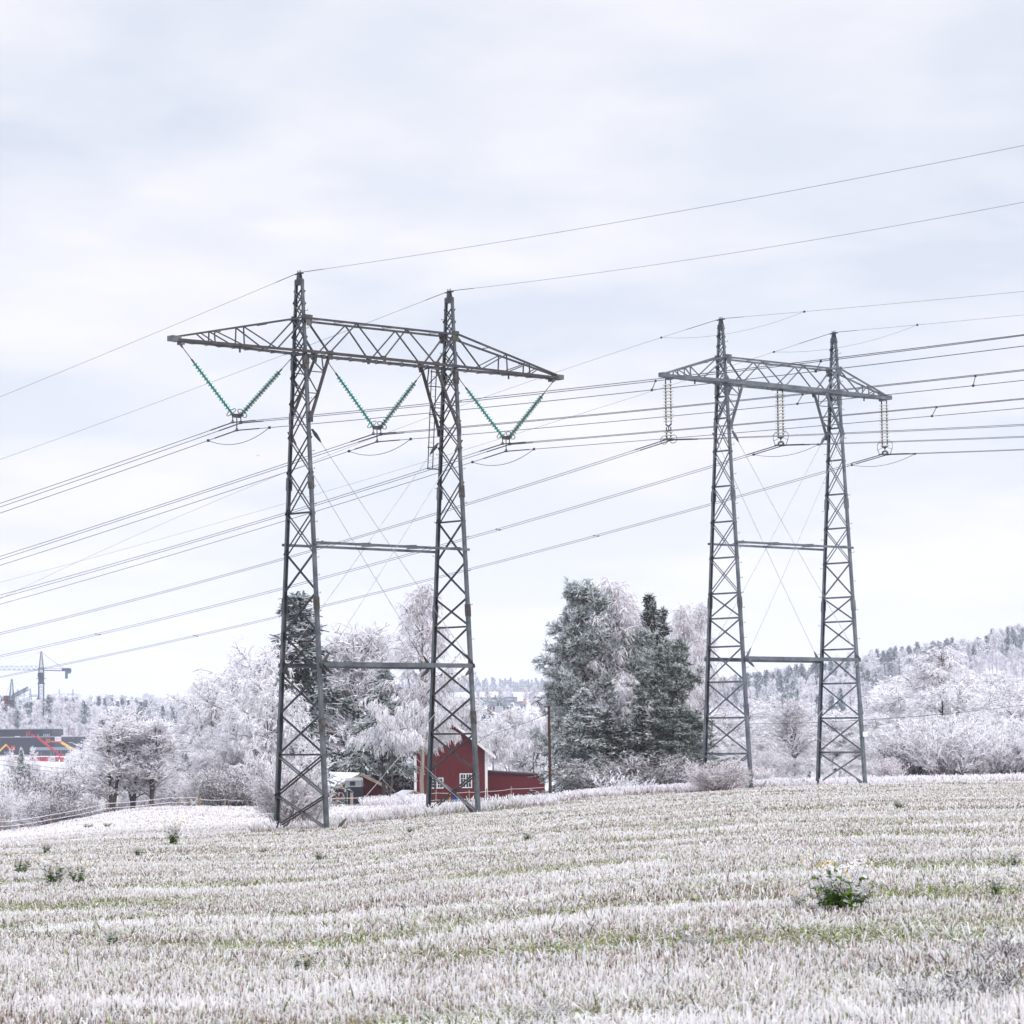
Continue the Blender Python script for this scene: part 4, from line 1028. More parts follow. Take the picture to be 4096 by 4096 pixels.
# far-off woods that read as one mass
def forest(name, n, c0, c1, D0, D1, ytop, h, label, seed, kinds=(FS,)):
    r = np.random.RandomState(seed); T_ = Veg(); tot = 0
    base = {k: None for k in kinds}
    Vs, Fs, Cs, nn = [], [], [], 0
    for k in kinds:
        rk = np.random.RandomState(4)
        tr = trunk_line(rk, 14, 4, .01); l1, _ = sprout(tr, rk, 50, 14*(.26 if k == FS else .36), 1.4 if k == FS else .8, K=2, t0=.05, grav=.2, noise=.12, shape=(lambda t: .08+1.0*(1-t)**.85) if k == FS else (lambda t: 1.1-.7*t))
        l2, _ = sprout(l1, rk, 7, 1.5, .9, K=2, t0=.05, grav=.3, noise=.3)
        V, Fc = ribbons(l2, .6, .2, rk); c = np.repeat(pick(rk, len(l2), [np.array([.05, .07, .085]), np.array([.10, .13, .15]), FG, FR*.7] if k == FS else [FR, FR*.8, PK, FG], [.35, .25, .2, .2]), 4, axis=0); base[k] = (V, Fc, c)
    for i in range(n):
        c = c0+(c1-c0)*r.rand(); D = D0+(D1-D0)*r.rand()**1.5; V, Fc, col = base[kinds[r.randint(len(kinds))]]
        g = G(c, D); s = h/14*(.7+.6*r.rand()); a = r.rand()*6.28
        Rm = np.array([[math.cos(a), -math.sin(a), 0], [math.sin(a), math.cos(a), 0], [0, 0, 1]])
        Vs.append(V@Rm.T*s+g); Fs.append(Fc+nn); nn += len(V); Cs.append(col*(.8+.4*r.rand()))
    o = link(name, npmesh(name, np.concatenate(Vs), np.concatenate(Fs), np.concatenate(Cs)), VEG); tag(o, label, 'forest', kind='stuff')
forest('far_forest', 420, 1050, 2500, 4350, 4800, None, 17, 'far-off blue spruce forest on the horizon behind the houses', 21)
forest('hillside_wood', 420, 2650, 4250, 1450, 1600, None, 10, 'dense frosted wood covering the crest of the right hill', 22, (FS, FB))
forest('valley_wood', 420, -100, 1050, 1450, 1750, None, 9, 'dense hazy wood beyond the construction site on the left', 23, (FB, FS))
forest('middle_wood', 220, 1050, 2400, 780, 980, None, 9, 'hazy frosted wood in the valley behind the farm', 24, (FB, FS, FB))

# ------------------------------------------------------------------ stubble, grass and weeds
def field_pts(r, D0, D1, dens, margin=.19):
    n = int((D1*D1-D0*D0)/2*2*margin*dens); D = np.sqrt(D0*D0+(D1*D1-D0*D0)*r.rand(n)); X = (r.rand(n)*2-1)*margin*D
    return X, D
DE = lambda c: np.interp(c, [-200, 0, 600, 1200, 1900, 2500, 3100, 3600, 4300], [118, 120, 127, 136, 141, 158, 166, 172, 178])
def swath(X, Y):
    """0..1: rows left by the harvester, greener and flatter where 1"""
    q = Y-.16*X+1.1*np.sin(X*.11)+.9*np.sin(X*.043+Y*.05)+.5*np.sin(X*.37+2)
    per = 8.4
    f = (q/per) % 1.
    return np.clip(1.25-np.abs(f-.5)*5.2, 0, 1)
def swph(X, Y):
    q = Y-.16*X+1.1*np.sin(X*.11)+.9*np.sin(X*.043+Y*.05)+.5*np.sin(X*.37+2)+1.0*np.sin(X*.9+Y*.3)*np.sin(Y*.45); return (q/6.3+.3*np.sin(Y*.07)) % 1.
def lump(X, Y, s, ph=0):
    return .5+.25*np.sin(X*s+ph)*np.sin(Y*s*.8+ph*2)+.25*np.sin(X*s*2.3+Y*s*1.7+ph)
TANC = np.array([.29, .20, .165]); TAN2 = np.array([.06, .042, .036]); GRN = np.array([.12, .20, .025]); GRN2 = np.array([.27, .34, .06])
def blades(name, label, parts, seed):
    r = np.random.RandomState(seed); Vs, Fs, Cs, nn = [], [], [], 0
    for (D0, D1, dens, wmul, *side) in parts:
        X, Y = field_pts(r, D0, D1, dens)
        if side: X = np.sign(X)*Y*(.19+(np.abs(X)/Y/.19)*.28)      # the field goes on beside the picture
        c = 2048+F*X/Y; k = Y < DE(c)+r.normal(size=len(X))*1.2; X, Y = X[k], Y[k]
        # stalks stand in drill rows
        sw = swath(X, Y); ph = swph(X, Y); thin = (r.rand(len(X)) < np.where((ph > .50) & (ph < .84) & (lump(X, Y, .22, 9) > .34), .55, 1.)*np.where(lump(X, Y, 2.3, 7) < .38, .45, 1)*np.where(lump(X, Y, .9, 4) < .38, .75, 1)); X, Y, sw, ph = X[thin], Y[thin], sw[thin], ph[thin]
        n = len(X); z = gz(X, Y); stalk = r.rand(n) > np.where((ph > .50) & (ph < .84) & (lump(X, Y, .22, 9) > .34), .82, .14+.35*sw); pat = lump(X, Y, .27, 5); white = (ph > .26) & (ph < .52) & (pat > .44); green = (ph > .50) & (ph < .84) & (lump(X, Y, .22, 9) > .34)
        lie = r.rand(n) < .36
        h = np.where(stalk, .068+.045*r.rand(n), .055+.07*r.rand(n))*(1+.25*(lump(X, Y, .5)-.5))
        h *= np.where(green, .95, np.where(white, 1.0, 1.)); h *= .75+.5*r.rand(n)
        tilt = np.where(stalk & ~lie, .13, .75)
        d = nrm(np.stack([r.normal(size=n)*tilt, r.normal(size=n)*tilt, np.ones(n)], 1))
        O = np.stack([X, Y, z-.01], 1); K = 4; P = [O]; seg = h*np.where(stalk, 1., 1.35)/(K-1)
        bend = np.where(stalk & ~lie, .04, .45)
        bd = nrm(np.stack([r.normal(size=n), r.normal(size=n), -.4*np.ones(n)], 1))
        for q in range(K-1): d = nrm(d+bd*bend[:, None]); P.append(P[-1]+d*seg[:, None])
        P = np.stack(P, 1)
        Tn = nrm(P[:, -1]-P[:, 0]); s = perp(Tn, r)
        s[:, 1] *= .35; s[:, 2] *= .4; s = nrm(s)
        w = wmul*np.where(stalk, .0030+.0020*r.rand(n), .0022+.0018*r.rand(n))
        prof = np.array([.75, .85, 1.05, .8])[None, :, None]
        V = np.stack([P-s[:, None]*w[:, None, None]*prof/1, P+s[:, None]*w[:, None, None]*prof/1], 2)
        b = (np.arange(n)*K*2)[:, None]+(np.arange(K-1)*2)[None]; Fc = np.stack([b, b+1, b+3, b+2], -1).reshape(-1, 4)
        fr = np.where(r.rand(n) < np.where(white, .80, np.where(green, .15, .31)), .62+.5*r.rand(n), .42*r.rand(n))+.35*(lump(X, Y, .35, 1)-.5)+.35*(lump(X, Y, 1.9, 6)-.5)                # how frosted the blade is
        base = np.where(stalk[:, None], pick(r, n, [TANC, TAN2, TANC*1.4], [.46, .30, .24]), pick(r, n, [GRN, GRN2, TANC*1.2], [.42, .40, .18]))
        tt = np.array([0, .34, .67, 1.])[None, :]
        mixf = np.clip((tt-.86+fr[:, None]*.80)*3.2, 0, 1)[..., None]
        col = base[:, None]*(1-mixf)+(np.array([.90, .885, .90])*(.93+.1*r.rand(n, 1)))[:, None]*mixf
        col = np.repeat(col[:, :, None], 2, 2).reshape(-1, 3)
        Vs.append(V.reshape(-1, 3)); Fs.append(Fc+nn); nn += n*K*2; Cs.append(col)
    o = link(name, npmesh(name, np.concatenate(Vs), np.concatenate(Fs), np.concatenate(Cs)), GRASSM); tag(o, label, 'grass', kind='stuff')
blades('stubble', 'frosted tan stubble and green-white grass rows of the harvested field', [(14, 22, 1250, .95), (22, 34, 900, 1.15), (34, 52, 560, 1.55), (52, 80, 290, 2.2), (80, 120, 140, 3.3), (120, 180, 60, 5.2), (9, 14, 700, 1.1), (12, 30, 760, 1.2, 1), (30, 60, 380, 1.8, 1), (60, 180, 75, 4., 1)], 31)
def tufts(name, label, n, c0, c1, Dlo, Dhi, hh, cols, p, seed, w=.02, dens=None, clump=0, cat='grass', lean=.25, thr=.42, fz=.72):
    r = np.random.RandomState(seed); c = c0+(c1-c0)*r.rand(n); lo = np.array([Dlo(x) for x in c]) if callable(Dlo) else Dlo; hi = np.array([Dhi(x) for x in c]) if callable(Dhi) else Dhi
    D = lo+(hi-lo)*r.rand(n); X = (c-2048)/F*D
    if clump:
        kk = lump(X, D, clump, seed) > thr+.2*r.rand(n); X, D = X[kk], D[kk]; n = len(X)
    z = gz(X, D); h = hh*(.55+.75*r.rand(n))*(.7+.6*lump(X, D, .6, 3)); d = nrm(np.stack([r.normal(size=n)*lean, r.normal(size=n)*lean, np.ones(n)], 1)); K = 4; P = [np.stack([X, D, z-.03], 1)]
    for q in range(K-1): d = nrm(d+.16*r.normal(size=d.shape)+np.array([0, 0, -.08])); P.append(P[-1]+d*(h/(K-1))[:, None])
    P = np.stack(P, 1); V, Fc = ribbons(P, w*.8, w, r)
    base = pick(r, n, cols, p); fr = r.rand(n, 1); t = np.linspace(0, 1, K)[None]; mf = np.clip((t-fz+fr*.75)*2, 0, 1)[..., None]
    col = base[:, None]*(1-mf)+FR*mf; col = np.repeat(col[:, :, None], 2, 2).reshape(-1, 3)
    o = link(name, npmesh(name, V, Fc, col), GRASSM); tag(o, label, cat, kind='stuff')
BRN = np.array([.30, .20, .19]); PNK = np.array([.46, .37, .38])
tufts('meadow_grass', 'pale short frosted meadow grass beyond the stubble', 70000, -300, 1750, DE, 262., .14, [PNK, TANC*1.6, GRN2], [.4, .4, .2], 41, .055, clump=0)
tufts('verge_grass', 'rough pinkish frosted grass along the fence and behind the nearer pylon', 30000, 380, 2050, lambda c: np.interp(c, [380, 900, 1300, 1700, 2050], [226, 190, 180, 165, 150]), lambda c: np.interp(c, [380, 900, 1300, 1700, 2050], [246, 250, 240, 225, 195]), .27, [BRN, PNK, TANC], [.35, .4, .25], 42, .04, clump=.21)
tufts('fence_grass', 'frosted tall grass along the paddock fence', 12000, -100, 820, lambda c: np.interp(c, [-100, 820], [235, 236]), lambda c: np.interp(c, [-100, 820], [244, 248]), .24, [BRN, PNK, TANC], [.3, .4, .3], 43, .04)
tufts('field_edge_grass', 'brown and pink frosted tall grass along the far edge of the stubble', 60000, 2050, 4250, lambda c: DE(c)-2, lambda c: DE(c)+20, .40, [BRN, PNK, BRN*.7], [.45, .35, .2], 44, .045, clump=.3)
tufts('far_edge_grass', 'frosted rough grass under the thicket', 30000, 2250, 4250, lambda c: DE(c)+20, 256., .42, [BRN, PNK, BRN*.6], [.4, .35, .25], 45, .05)
tufts('reed_grass', 'tall frosted seed-headed grass in front of the barn and the trailer', 11000, 1445, 1690, 225., 246., .7, [BRN, PNK, BRN*.6], [.4, .3, .3], 47, .04, clump=.3)
tufts('pylon_foot_grass', 'frosted weeds round the pylon feet', 9000, 1000, 2080, lambda c: DE(c)-2.5, lambda c: DE(c)+9, .5, [GRN, PNK, BRN], [.3, .4, .3], 46, .035, clump=.5)

tufts('field_weeds', 'small dark and white-tipped weeds scattered through the stubble', 26000, -150, 4250, lambda c: 16+0*c, lambda c: 60+0*c, .19, [GRN*.5, BRN*.35, GRN2], [.4, .35, .25], 48, .012, clump=1.7, thr=.58, lean=.5, fz=.85)
tufts('field_weeds', 'frosted low weeds near the far edge of the stubble', 16000, -150, 4250, lambda c: 60+0*c, lambda c: DE(c), .2, [GRN*.6, BRN*.4, GRN2], [.4, .3, .3], 49, .03, clump=.8, thr=.58, lean=.5, fz=.8)
# mustard plants standing in the stubble
def mustard(seed, dark=True):
    r = np.random.RandomState(seed); S_, L_, B_ = Veg(), Veg(), Veg()
    n = 16; a = r.rand(n)*6.28; o = np.stack([np.cos(a)*.09*r.rand(n), np.sin(a)*.09*r.rand(n), np.zeros(n)], 1)
    d = nrm(np.stack([np.cos(a)*.45*r.rand(n), np.sin(a)*.45*r.rand(n), np.ones(n)], 1)); P = [o]; ln = .55*(.6+.6*r.rand(n))/5
    for k in range(5): d = nrm(d+.1*r.normal(size=d.shape)); P.append(P[-1]+d*ln[:, None])
    P = np.stack(P, 1); S_.add(tubes(P, .010, .005, 4), np.array([.12, .17, .07]))
    t2, _ = sprout(P, r, 5, .14, .6, K=3, t0=.45, t1=1, noise=.15, up=.2); S_.add(tubes(t2, .005, .004, 3), FR*.8)
    lv, tt = sprout(P, r, 18, .085, 1.1, K=3, t0=.02, t1=.8, grav=.25, noise=.2)
    V, Fc = ribbons(lv, .035, .012, r); c = np.where((r.rand(len(lv)) < .06+.62*tt**2)[:, None], FR*.95, pick(r, len(lv), [np.array([.05, .11, .02]), np.array([.15, .24, .03])], [.6, .4])); L_.add((V, Fc), c)
    fz, tt = sprout(t2, r, 14, .045, 1., K=2, t0=.1, t1=1, noise=.5); B_.add(ribbons(fz, .011, .008, r), np.clip(FR*1.03, 0, .93))
    tips = t2[r.rand(len(t2)) < .30][:, -1]
    fl = np.repeat(tips, 7, axis=0); dd = nrm(r.normal(size=fl.shape)); B2 = Veg(); B2.add(ribbons(np.stack([fl, fl+dd*.022], 1), .016, .012, r), np.array([.75, .50, .06]))
    return S_.mesh('stems'), L_.mesh('leaves'), B_.mesh('frost_fuzz'), B2.mesh('yellow_flowers')
MU = [mustard(3), mustard(8)]
for ms in MU:
    for x in ms: x.materials.append(VEG)
MUP = [(3375, 3655, 3455, 1.25, 'big frosted mustard plant with dark green leaves and yellow flowers, right part of the field'),
       (3430, 3640, 3500, 1.0, 'frosted mustard plant right behind the big green one'),
       (3300, 3648, 3510, 1.1, 'white-crusted mustard plant just left of the big green one'), (3205, 3640, 3560, 1.2, 'low white frosted weed clump left of the mustard plants'),
       (3985, 3595, 3500, .9, 'frosted mustard plant near the right edge'), (3900, 3600, 3560, 1., 'low frosted weed left of the mustard near the right edge'), (4060, 3480, 3400, 1., 'small frosted weed at the right edge'),
       (3600, 3240, 3190, 1.3, 'dark-leaved frosted weed below the right column of the farther pylon'),
       (2110, 3368, 3320, 1.5, 'frosted dark weed in the stubble below the low red wing'), (2660, 3290, 3262, 1.3, 'small green weed below the clump of trees'), (3035, 3220, 3195, 1.3, 'small frosted weed below the near leg of the farther pylon'),
       (1285, 3450, 3395, 1.2, 'frosted mustard plant in the stubble below the nearer pylon'), (1640, 3335, 3300, 1.4, 'dark weed in front of the right column of the nearer pylon'), (1050, 3420, 3380, 1.2, 'frosted weed below and left of the nearer pylon'),
       (695, 3385, 3295, .9, 'tall white frosted mustard plant at the field edge on the left'), (555, 3430, 3385, 1.2, 'small yellow-flecked weed at the field edge on the left'),
       (185, 3415, 3370, 1.2, 'small frosted weed at the left field edge'), (85, 3500, 3420, 1.2, 'frosted weed clump close to the left edge'),
       (215, 3545, 3440, 1.2, 'left one of two dark green frosted mustard plants at the left'), (310, 3540, 3450, 1.1, 'right one of two dark green frosted mustard plants at the left'),
       (445, 3800, 3710, .8, 'small pale green weed low in the stubble at the left'), (1215, 3900, 3790, 1.2, 'white frosted weed clump in the lower middle of the field'), (430, 3310, 3290, 2.2, 'low dark weed patch in the pale meadow on the left'), (350, 3315, 3292, 2.5, 'white-topped weed patch in the pale meadow on the left')]
for i, (px, yb, yt, ws, lab) in enumerate(MUP):
    Ds = np.linspace(15, 235, 900); ys = np.array([proj((px-2048)/F*D, D, float(gz((px-2048)/F*D, D)))[1] for D in Ds]); D = float(Ds[np.argmin(np.abs(ys-yb))])
    g = G(px, D); s = 1.25*H(yb-yt, D)/.66; o = empty('mustard_plant', g, i*1.7); o.scale = (s*ws, s*ws, s); tag(o, lab, 'plant', 'frosted weeds in the stubble')
    for me in MU[i % 2]:
        c = bpy.data.objects.new(me.name.split('.')[0], me); COL.objects.link(c); c.parent = o
# dark dead weeds in the foreground
T_, C_ = g_shrub(77, .55, 30, .42, 1.3, 8, np.array([.075, .052, .065]), .007, 4); dt, dc = T_.mesh('stems'), C_.mesh('twigs')
for i, (px, D, sc_, lab) in enumerate(((3960, 19.6, .85, 'dark dead branching weed, largest one in the lower right corner'), (3730, 18.9, .6, 'dark dead weed at the bottom edge left of the largest one'), (4060, 22.5, .7, 'dark dead weed at the right edge above the largest one'), (3500, 21.5, .42, 'small dead weed below the big mustard plant'), (2180, 19.2, .42, 'small dead weed at the bottom centre'), (330, 19.5, .4, 'small dead weed at the bottom left'), (2790, 26, .4, 'small dead weed in the middle of the stubble'))):
    o = empty('dead_weed', G(px, D), i*1.3); o.scale = (sc_*1.05, sc_*1.05, sc_*.95); tag(o, lab, 'plant', 'dead weeds in the foreground')
    link('stems', dt, BARK, o); link('twigs', dc, VEG, o)
# ------------------------------------------------------------------ farm
def boardmat(name, c, period=.18):
    m = mat(name, c, .8, 0, .22, 1.4, c2=tuple(x*1.35 for x in c), c2amt=.35, stretch=(6, 6, .5)); nt = m.node_tree; N, L = nt.nodes, nt.links
    tc = N.new('ShaderNodeTexCoord'); wv = N.new('ShaderNodeTexWave'); wv.wave_type = 'BANDS'; wv.bands_direction = 'X'; wv.wave_profile = 'SAW'
    wv.inputs['Scale'].default_value = 2*math.pi/period/20; wv.inputs['Distortion'].default_value = 0
    L.new(tc.outputs['Object'], wv.inputs[0]); bp = N.new('ShaderNodeBump'); bp.inputs['Distance'].default_value = .03; bp.inputs['Strength'].default_value = .9
    mk = N.new('ShaderNodeMapRange'); mk.inputs[1].default_value = .0; mk.inputs[2].default_value = .16; mk.inputs[3].default_value = .45; L.new(wv.outputs['Fac'], mk.inputs[0])
    pb_ = N['Principled BSDF']; src = pb_.inputs['Base Color'].links[0].from_socket; vv = N.new('ShaderNodeVectorMath'); vv.operation = 'SCALE'; L.new(src, vv.inputs[0]); L.new(mk.outputs[0], vv.inputs['Scale']); L.new(vv.outputs[0], pb_.inputs['Base Color'])
    L.new(wv.outputs['Fac'], bp.inputs['Height']); L.new(bp.outputs[0], N['Principled BSDF'].inputs['Normal']); return m
RED = boardmat('red_boards', (.10, .008, .012)); RED_D = boardmat('dark_red_boards', (.11, .012, .018)); REDM = mat('red_siding', (.11, .008, .014), .7, 0, .1, 2, stretch=(1, 1, 8))
WHITE = mat('white_paint', (.66, .65, .66), .6, 0, .1, 4); DARK = mat('dark_interior', (.012, .012, .015), .9); ROOFG = mat('grey_roof', (.10, .11, .13), .8, 0, .15, 3, c2=(.62, .62, .68), c2amt=.5)
SNOW = mat('frosted_roof', (.80, .80, .85), .9, 0, .04, 2, c2=(.68, .68, .74), c2amt=.3); WOOD = mat('weathered_wood', (.27, .20, .15), .9, 0, .2, 6, stretch=(8, 8, 1)); TIMB = mat('pale_timber', (.50, .38, .30), .85, 0, .12, 5)
ROPE = mat('frosted_rope', (.78, .77, .80), .9, 0, .06, 6); POLE = mat('creosoted_pole', (.048, .022, .017), .9, 0, .3, 2, stretch=(10, 10, 1)); NAVY = mat('navy_paint', (.010, .014, .035), .35, 0, .1, 3, spec=.5); GREY = mat('grey_paint', (.30, .32, .35), .5, 0, .1, 3)
def window(parent, x0, x1, z0, z1, y, cols=4, rws=3, fm=WHITE, name='window'):
    """window in a wall facing local -y: surround and glazing bars, recessed pane"""
    m = MB(); t = .09
    m.box((x0-t, y-.06, z0-t), (x1+t, y-.01, z0)); m.box((x0-t, y-.06, z1), (x1+t, y-.01, z1+t)); m.box((x0-t, y-.06, z0), (x0, y-.01, z1)); m.box((x1, y-.06, z0), (x1+t, y-.01, z1))
    for i in range(1, cols):
        x = x0+(x1-x0)*i/cols; w_ = .045 if i*2 == cols else .017; m.box((x-w_, y-.05, z0), (x+w_, y-.012, z1))
    for i in range(1, rws): z = z0+(z1-z0)*i/rws; m.box((x0, y-.047, z-.015), (x1, y-.014, z+.015))
    o = m.build(name, fm, parent); p = MB(); p.box((x0+.002, y-.008, z0+.002), (x1-.002, y-.003, z1-.002)); p.build('pane', WINGLASS, o); return o
# barn
DB = 300.; Lb = W(1662, 3200, DB); Rb = W(1946, 3200, DB); wB = Rb[0]-Lb[0]; zb0 = min(float(gz(Lb[0], DB)), float(gz(Rb[0], DB)))-.3
zl = lambda py, px=1800: float(W(px, py, DB)[2]-zb0)
barn = empty('barn', (Lb[0], DB, zb0), .03); tag(barn, 'tall red wooden barn with white corner boards behind the nearer pylon', 'barn')
ev, ap = zl(3003), zl(2888); dp = 13
m = MB(); m.add([(0,0,0),(wB,0,0),(wB,0,ev),(wB/2,0,ap),(0,0,ev),(0,dp,0),(wB,dp,0),(wB,dp,ev),(wB/2,dp,ap),(0,dp,ev)], [(0,1,2,3,4),(9,8,7,6,5),(1,6,7,2),(5,0,4,9),(2,7,8,3),(3,8,9,4)]); m.build('wall', RED, barn)
sl_ = (ap-ev)/(wB/2); oh = .95
for s in (-1, 1):
    m = MB(); x0 = wB/2; x1 = wB/2+s*(wB/2+oh); z1 = ap-sl_*(wB/2+oh)
    m.ext([(x0, -.75, ap+.04), (x1, -.75, z1+.04), (x1, dp+.6, z1+.04), (x0, dp+.6, ap+.04)], (0, 0, .16)); r_ = m.build('roof', SNOW, barn)
    m = MB(); m.ext([(x0, -.80, ap-.12), (x1, -.80, z1-.12), (x1, -.80, z1+.21), (x0, -.80, ap+.21)], (0, .045, 0)); m.build('barge_board', WHITE, r_)
for x in (0, wB): m = MB(); m.box((x-.13, -.035, 0), (x+.13, -.002, ev+.05)); m.build('corner_board', WHITE, barn)
fx = lambda px: (px-1662)/F*DB
window(barn, fx(1727), fx(1770), zl(3150), zl(3114), 0, 4, 3); window(barn, fx(1842), fx(1884), zl(3149), zl(3098), 0, 4, 3)
# low red wing to the right
o = W(1947, 3205, 306); z0 = float(gz(*W(2060, 3205, 306)[:2]))-.6; wg = empty('outbuilding', (o[0], 306, z0)); tag(wg, 'long low red windowless outbuilding right of the barn', 'outbuilding')
wl = H(232, 306); h1, h2 = float(W(1947, 3089, 306)[2]-z0), float(W(2175, 3103, 306)[2]-z0)
m = MB(); m.ext([(0, 0, 0), (wl, 0, 0), (wl, 0, h2), (0, 0, h1)], (0, 8, 0)); m.build('wall', REDM, wg)
m = MB(); m.ext([(-.0, -.25, h1+.003), (wl+.3, -.25, h2+.003), (wl+.3, -.25, h2+.14), (-.0, -.25, h1+.14)], (0, 8.5, 0)); m.build('roof', mat('dark_roof_edge', (.05, .035, .045), .8), wg)
# dark red wing to the left with white window frame
o = W(1425, 3190, 312); z0 = float(gz(o[0], 312))-.5; wg = empty('outbuilding', (o[0], 312, z0)); tag(wg, 'dark red boarded outbuilding behind the trees left of the barn', 'outbuilding')
wl = H(236, 312); h1 = float(W(1500, 3098, 312)[2]-z0)
m = MB(); m.box((0, 0, 0), (wl, 9, h1)); m.build('wall', RED_D, wg)
m = MB(); m.ext([(-.3, -.5, h1-.05), (wl, -.5, h1-.05), (wl, 4.5, h1+1.9), (-.3, 4.5, h1+1.9)], (0, 0, .18)); m.ext([(-.3, 9.5, h1-.05), (wl, 9.5, h1-.05), (wl, 4.51, h1+1.9), (-.3, 4.51, h1+1.9)], (0, 0, .18)); m.build('roof', SNOW, wg)
xw = (1493-1425)/F*312; window(wg, xw, xw+.28, h1-1.7, h1-.35, 0, 2, 2); window(wg, xw-1.9, xw-1.0, h1-1.6, h1-.4, 0, 2, 2)
# snowy shed
DS = 290.; o = W(1336, 3200, DS); z0 = float(gz(o[0], DS))-.4; sh = empty('shed', (o[0], DS, z0)); tag(sh, 'small red shed with a broad white frosted roof behind the nearer pylon', 'shed')
S3 = lambda px, py, D=DS: W(px, py, D)-np.array([o[0], DS, z0])
ea, ap_, re_ = S3(1341, 3150), S3(1446, 3097), S3(1551, 3150); dpt = np.array([-3.6, 11., 0])
m = MB(); b0, b1 = np.array([ea[0]+.6, 0, 0]), np.array([re_[0]-.4, 0, 0]); e0, e1 = b0+(0, 0, ea[2]+.25), b1+(0, 0, re_[2]+.25); pk = np.array([ap_[0], 0, ap_[2]-.08])
m.ext([b0, b1, e1, pk, e0], dpt); m.build('wall', RED, sh)
for a_, s in ((ea, -1), (re_, 1)):
    m = MB(); q = np.array([0, -.5, 0.]); A1, A2 = a_*(1, 0, 1)+q, ap_*(1, 0, 1)+q; m.ext([A1, A2, A2+dpt*1.08, A1+dpt*1.08], (0, 0, .15)); rf = m.build('roof', SNOW, sh)
    m = MB(); m.ext([A1-(0, .04, .16), A2-(0, .04, .16), A2+(0, -.04, .12), A1+(0, -.04, .12)], (0, .03, 0)); m.build('barge_board', TIMB, rf)
m = MB(); m.box((b0[0]-1.2, -.03, 0), (b0[0]+1.0, -.01, 1.15)); m.build('doorway', DARK, sh)
m = MB(); m.box((b0[0]-1.6, -1.0, 1.3), (b0[0]+1.1, .2, 1.42)); m.build('canopy', TIMB, sh)
m = MB(); x = S3(1377, 3150)[0]; m.box((x-.28, -.1, 0), (x+.26, -.02, 1.6)); m.build('timber_panel', TIMB, sh)
# horse trailer
DT = 284.; o = W(1413, 3195, DT); z0 = float(gz(o[0], DT)); ht = empty('horse_trailer', (o[0], DT, z0)); tag(ht, 'horse trailer with white upper part and navy body parked by the shed', 'trailer')
zt_ = lambda py: float(W(1413, py, DT)[2]-z0); hw = H(33, DT)
m = MB(); m.ext([(-hw, 0, .35), (hw, 0, .35), (hw, 0, zt_(3148)), (-hw, 0, zt_(3148))], (0, 3.4, 0)); m.build('body', NAVY, ht)
m = MB(); t_ = zt_(3122); m.ext([(-hw-.02, -.03, zt_(3148)+.003), (hw+.02, -.03, zt_(3148)+.003), (hw-.03, -.03, t_), (-hw+.10, -.03, t_)], (0, 3.46, 0)); m.build('upper_body', mat('white_gelcoat', (.48, .50, .53), .3, 0, .05, 3, spec=.5), ht)
m = MB(); m.ext([(-hw, -.25, t_+.003), (hw, -.25, t_+.003), (hw-.1, -.05, t_+.22), (-hw+.1, -.05, t_+.22)], (0, 3.7, 0)); m.build('roof', SNOW, ht)
m = MB(); a_, b_ = -hw+.47, -hw+.98; z1, z2 = zt_(3143), zt_(3126); m.ext([(a_+.05, -.055, z1), (b_-.05, -.055, z1), (b_, -.055, z1+.06), (b_, -.055, z2-.06), (b_-.05, -.055, z2), (a_+.05, -.055, z2), (a_, -.055, z2-.06), (a_, -.055, z1+.06)], (0, .02, 0)); m.build('window', WINGLASS, ht)
m = MB(); m.box((-hw+.18, -.05, .35), (-hw+.26, -.002, zt_(3149))); m.build('trim_strip', GREY, ht)
for s in (-1, 1):
    for yy in (1.3, 2.0): m = MB(); m.lathe([(0, -.1), (.3, -.1), (.32, 0), (.3, .1), (0, .1)], 16, (s*(hw-.05), yy, .31), np.array([[0, 0, 1], [0, 1, 0], [-1, 0, 0]]).T); m.build('wheel', DARK, ht)
# little roofed well
DW = 286.; o = W(1645, 3200, DW); z0 = float(gz(o[0], DW))-.1; wh = empty('well_house', (o[0], DW, z0)); tag(wh, 'tiny gabled hut with white roof in front of the barn', 'hut')
zz_ = lambda py: float(W(1645, py, DW)[2]-z0)
m = MB(); m.ext([(-.3, 0, 0), (.9, 0, 0), (.9, 0, zz_(3180)), (.3, 0, zz_(3168)), (-.3, 0, zz_(3180))], (-.9, 1.6, 0)); m.build('wall', RED_D, wh)
for a_, b_ in (((.3, zz_(3164)), (-.62, zz_(3182))), ((.3, zz_(3164)), (1.15, zz_(3182)))):
    m = MB(); m.ext([(a_[0], -.3, a_[1]), (b_[0], -.3, b_[1]), (b_[0]-1.2, 2., b_[1]), (a_[0]-1.2, 2., a_[1])], (0, 0, .08)); rf = m.build('roof', SNOW, wh)
    m = MB(); m.ext([(a_[0], -.33, a_[1]-.1), (b_[0], -.33, b_[1]-.1), (b_[0], -.33, b_[1]+.06), (a_[0], -.33, a_[1]+.06)], (0, .025, 0)); m.build('barge_board', TIMB, rf)
g = G(1821, 282); tb = MB(); tb.lathe([(0, 0), (.27, 0), (.31, .42), (.28, .42), (.25, .05), (0, .05)], 14, (0, 0, .12)); tb.box((-.32, -.1, 0), (.32, .1, .12)); tag(tb.build('tub', mat('blue_plastic', (.02, .06, .35), .4), loc=g), 'small blue plastic tub on the ground before the barn', 'tub')
g = G(1797, 281); pb = MB(); pb.bar((0, 0, 0), (.12, .3, .95), .16, .03); tag(pb.build('plank', mat('yellow_plank', (.55, .33, .12), .8), loc=g), 'yellowish plank leaning beside the blue tub', 'plank')
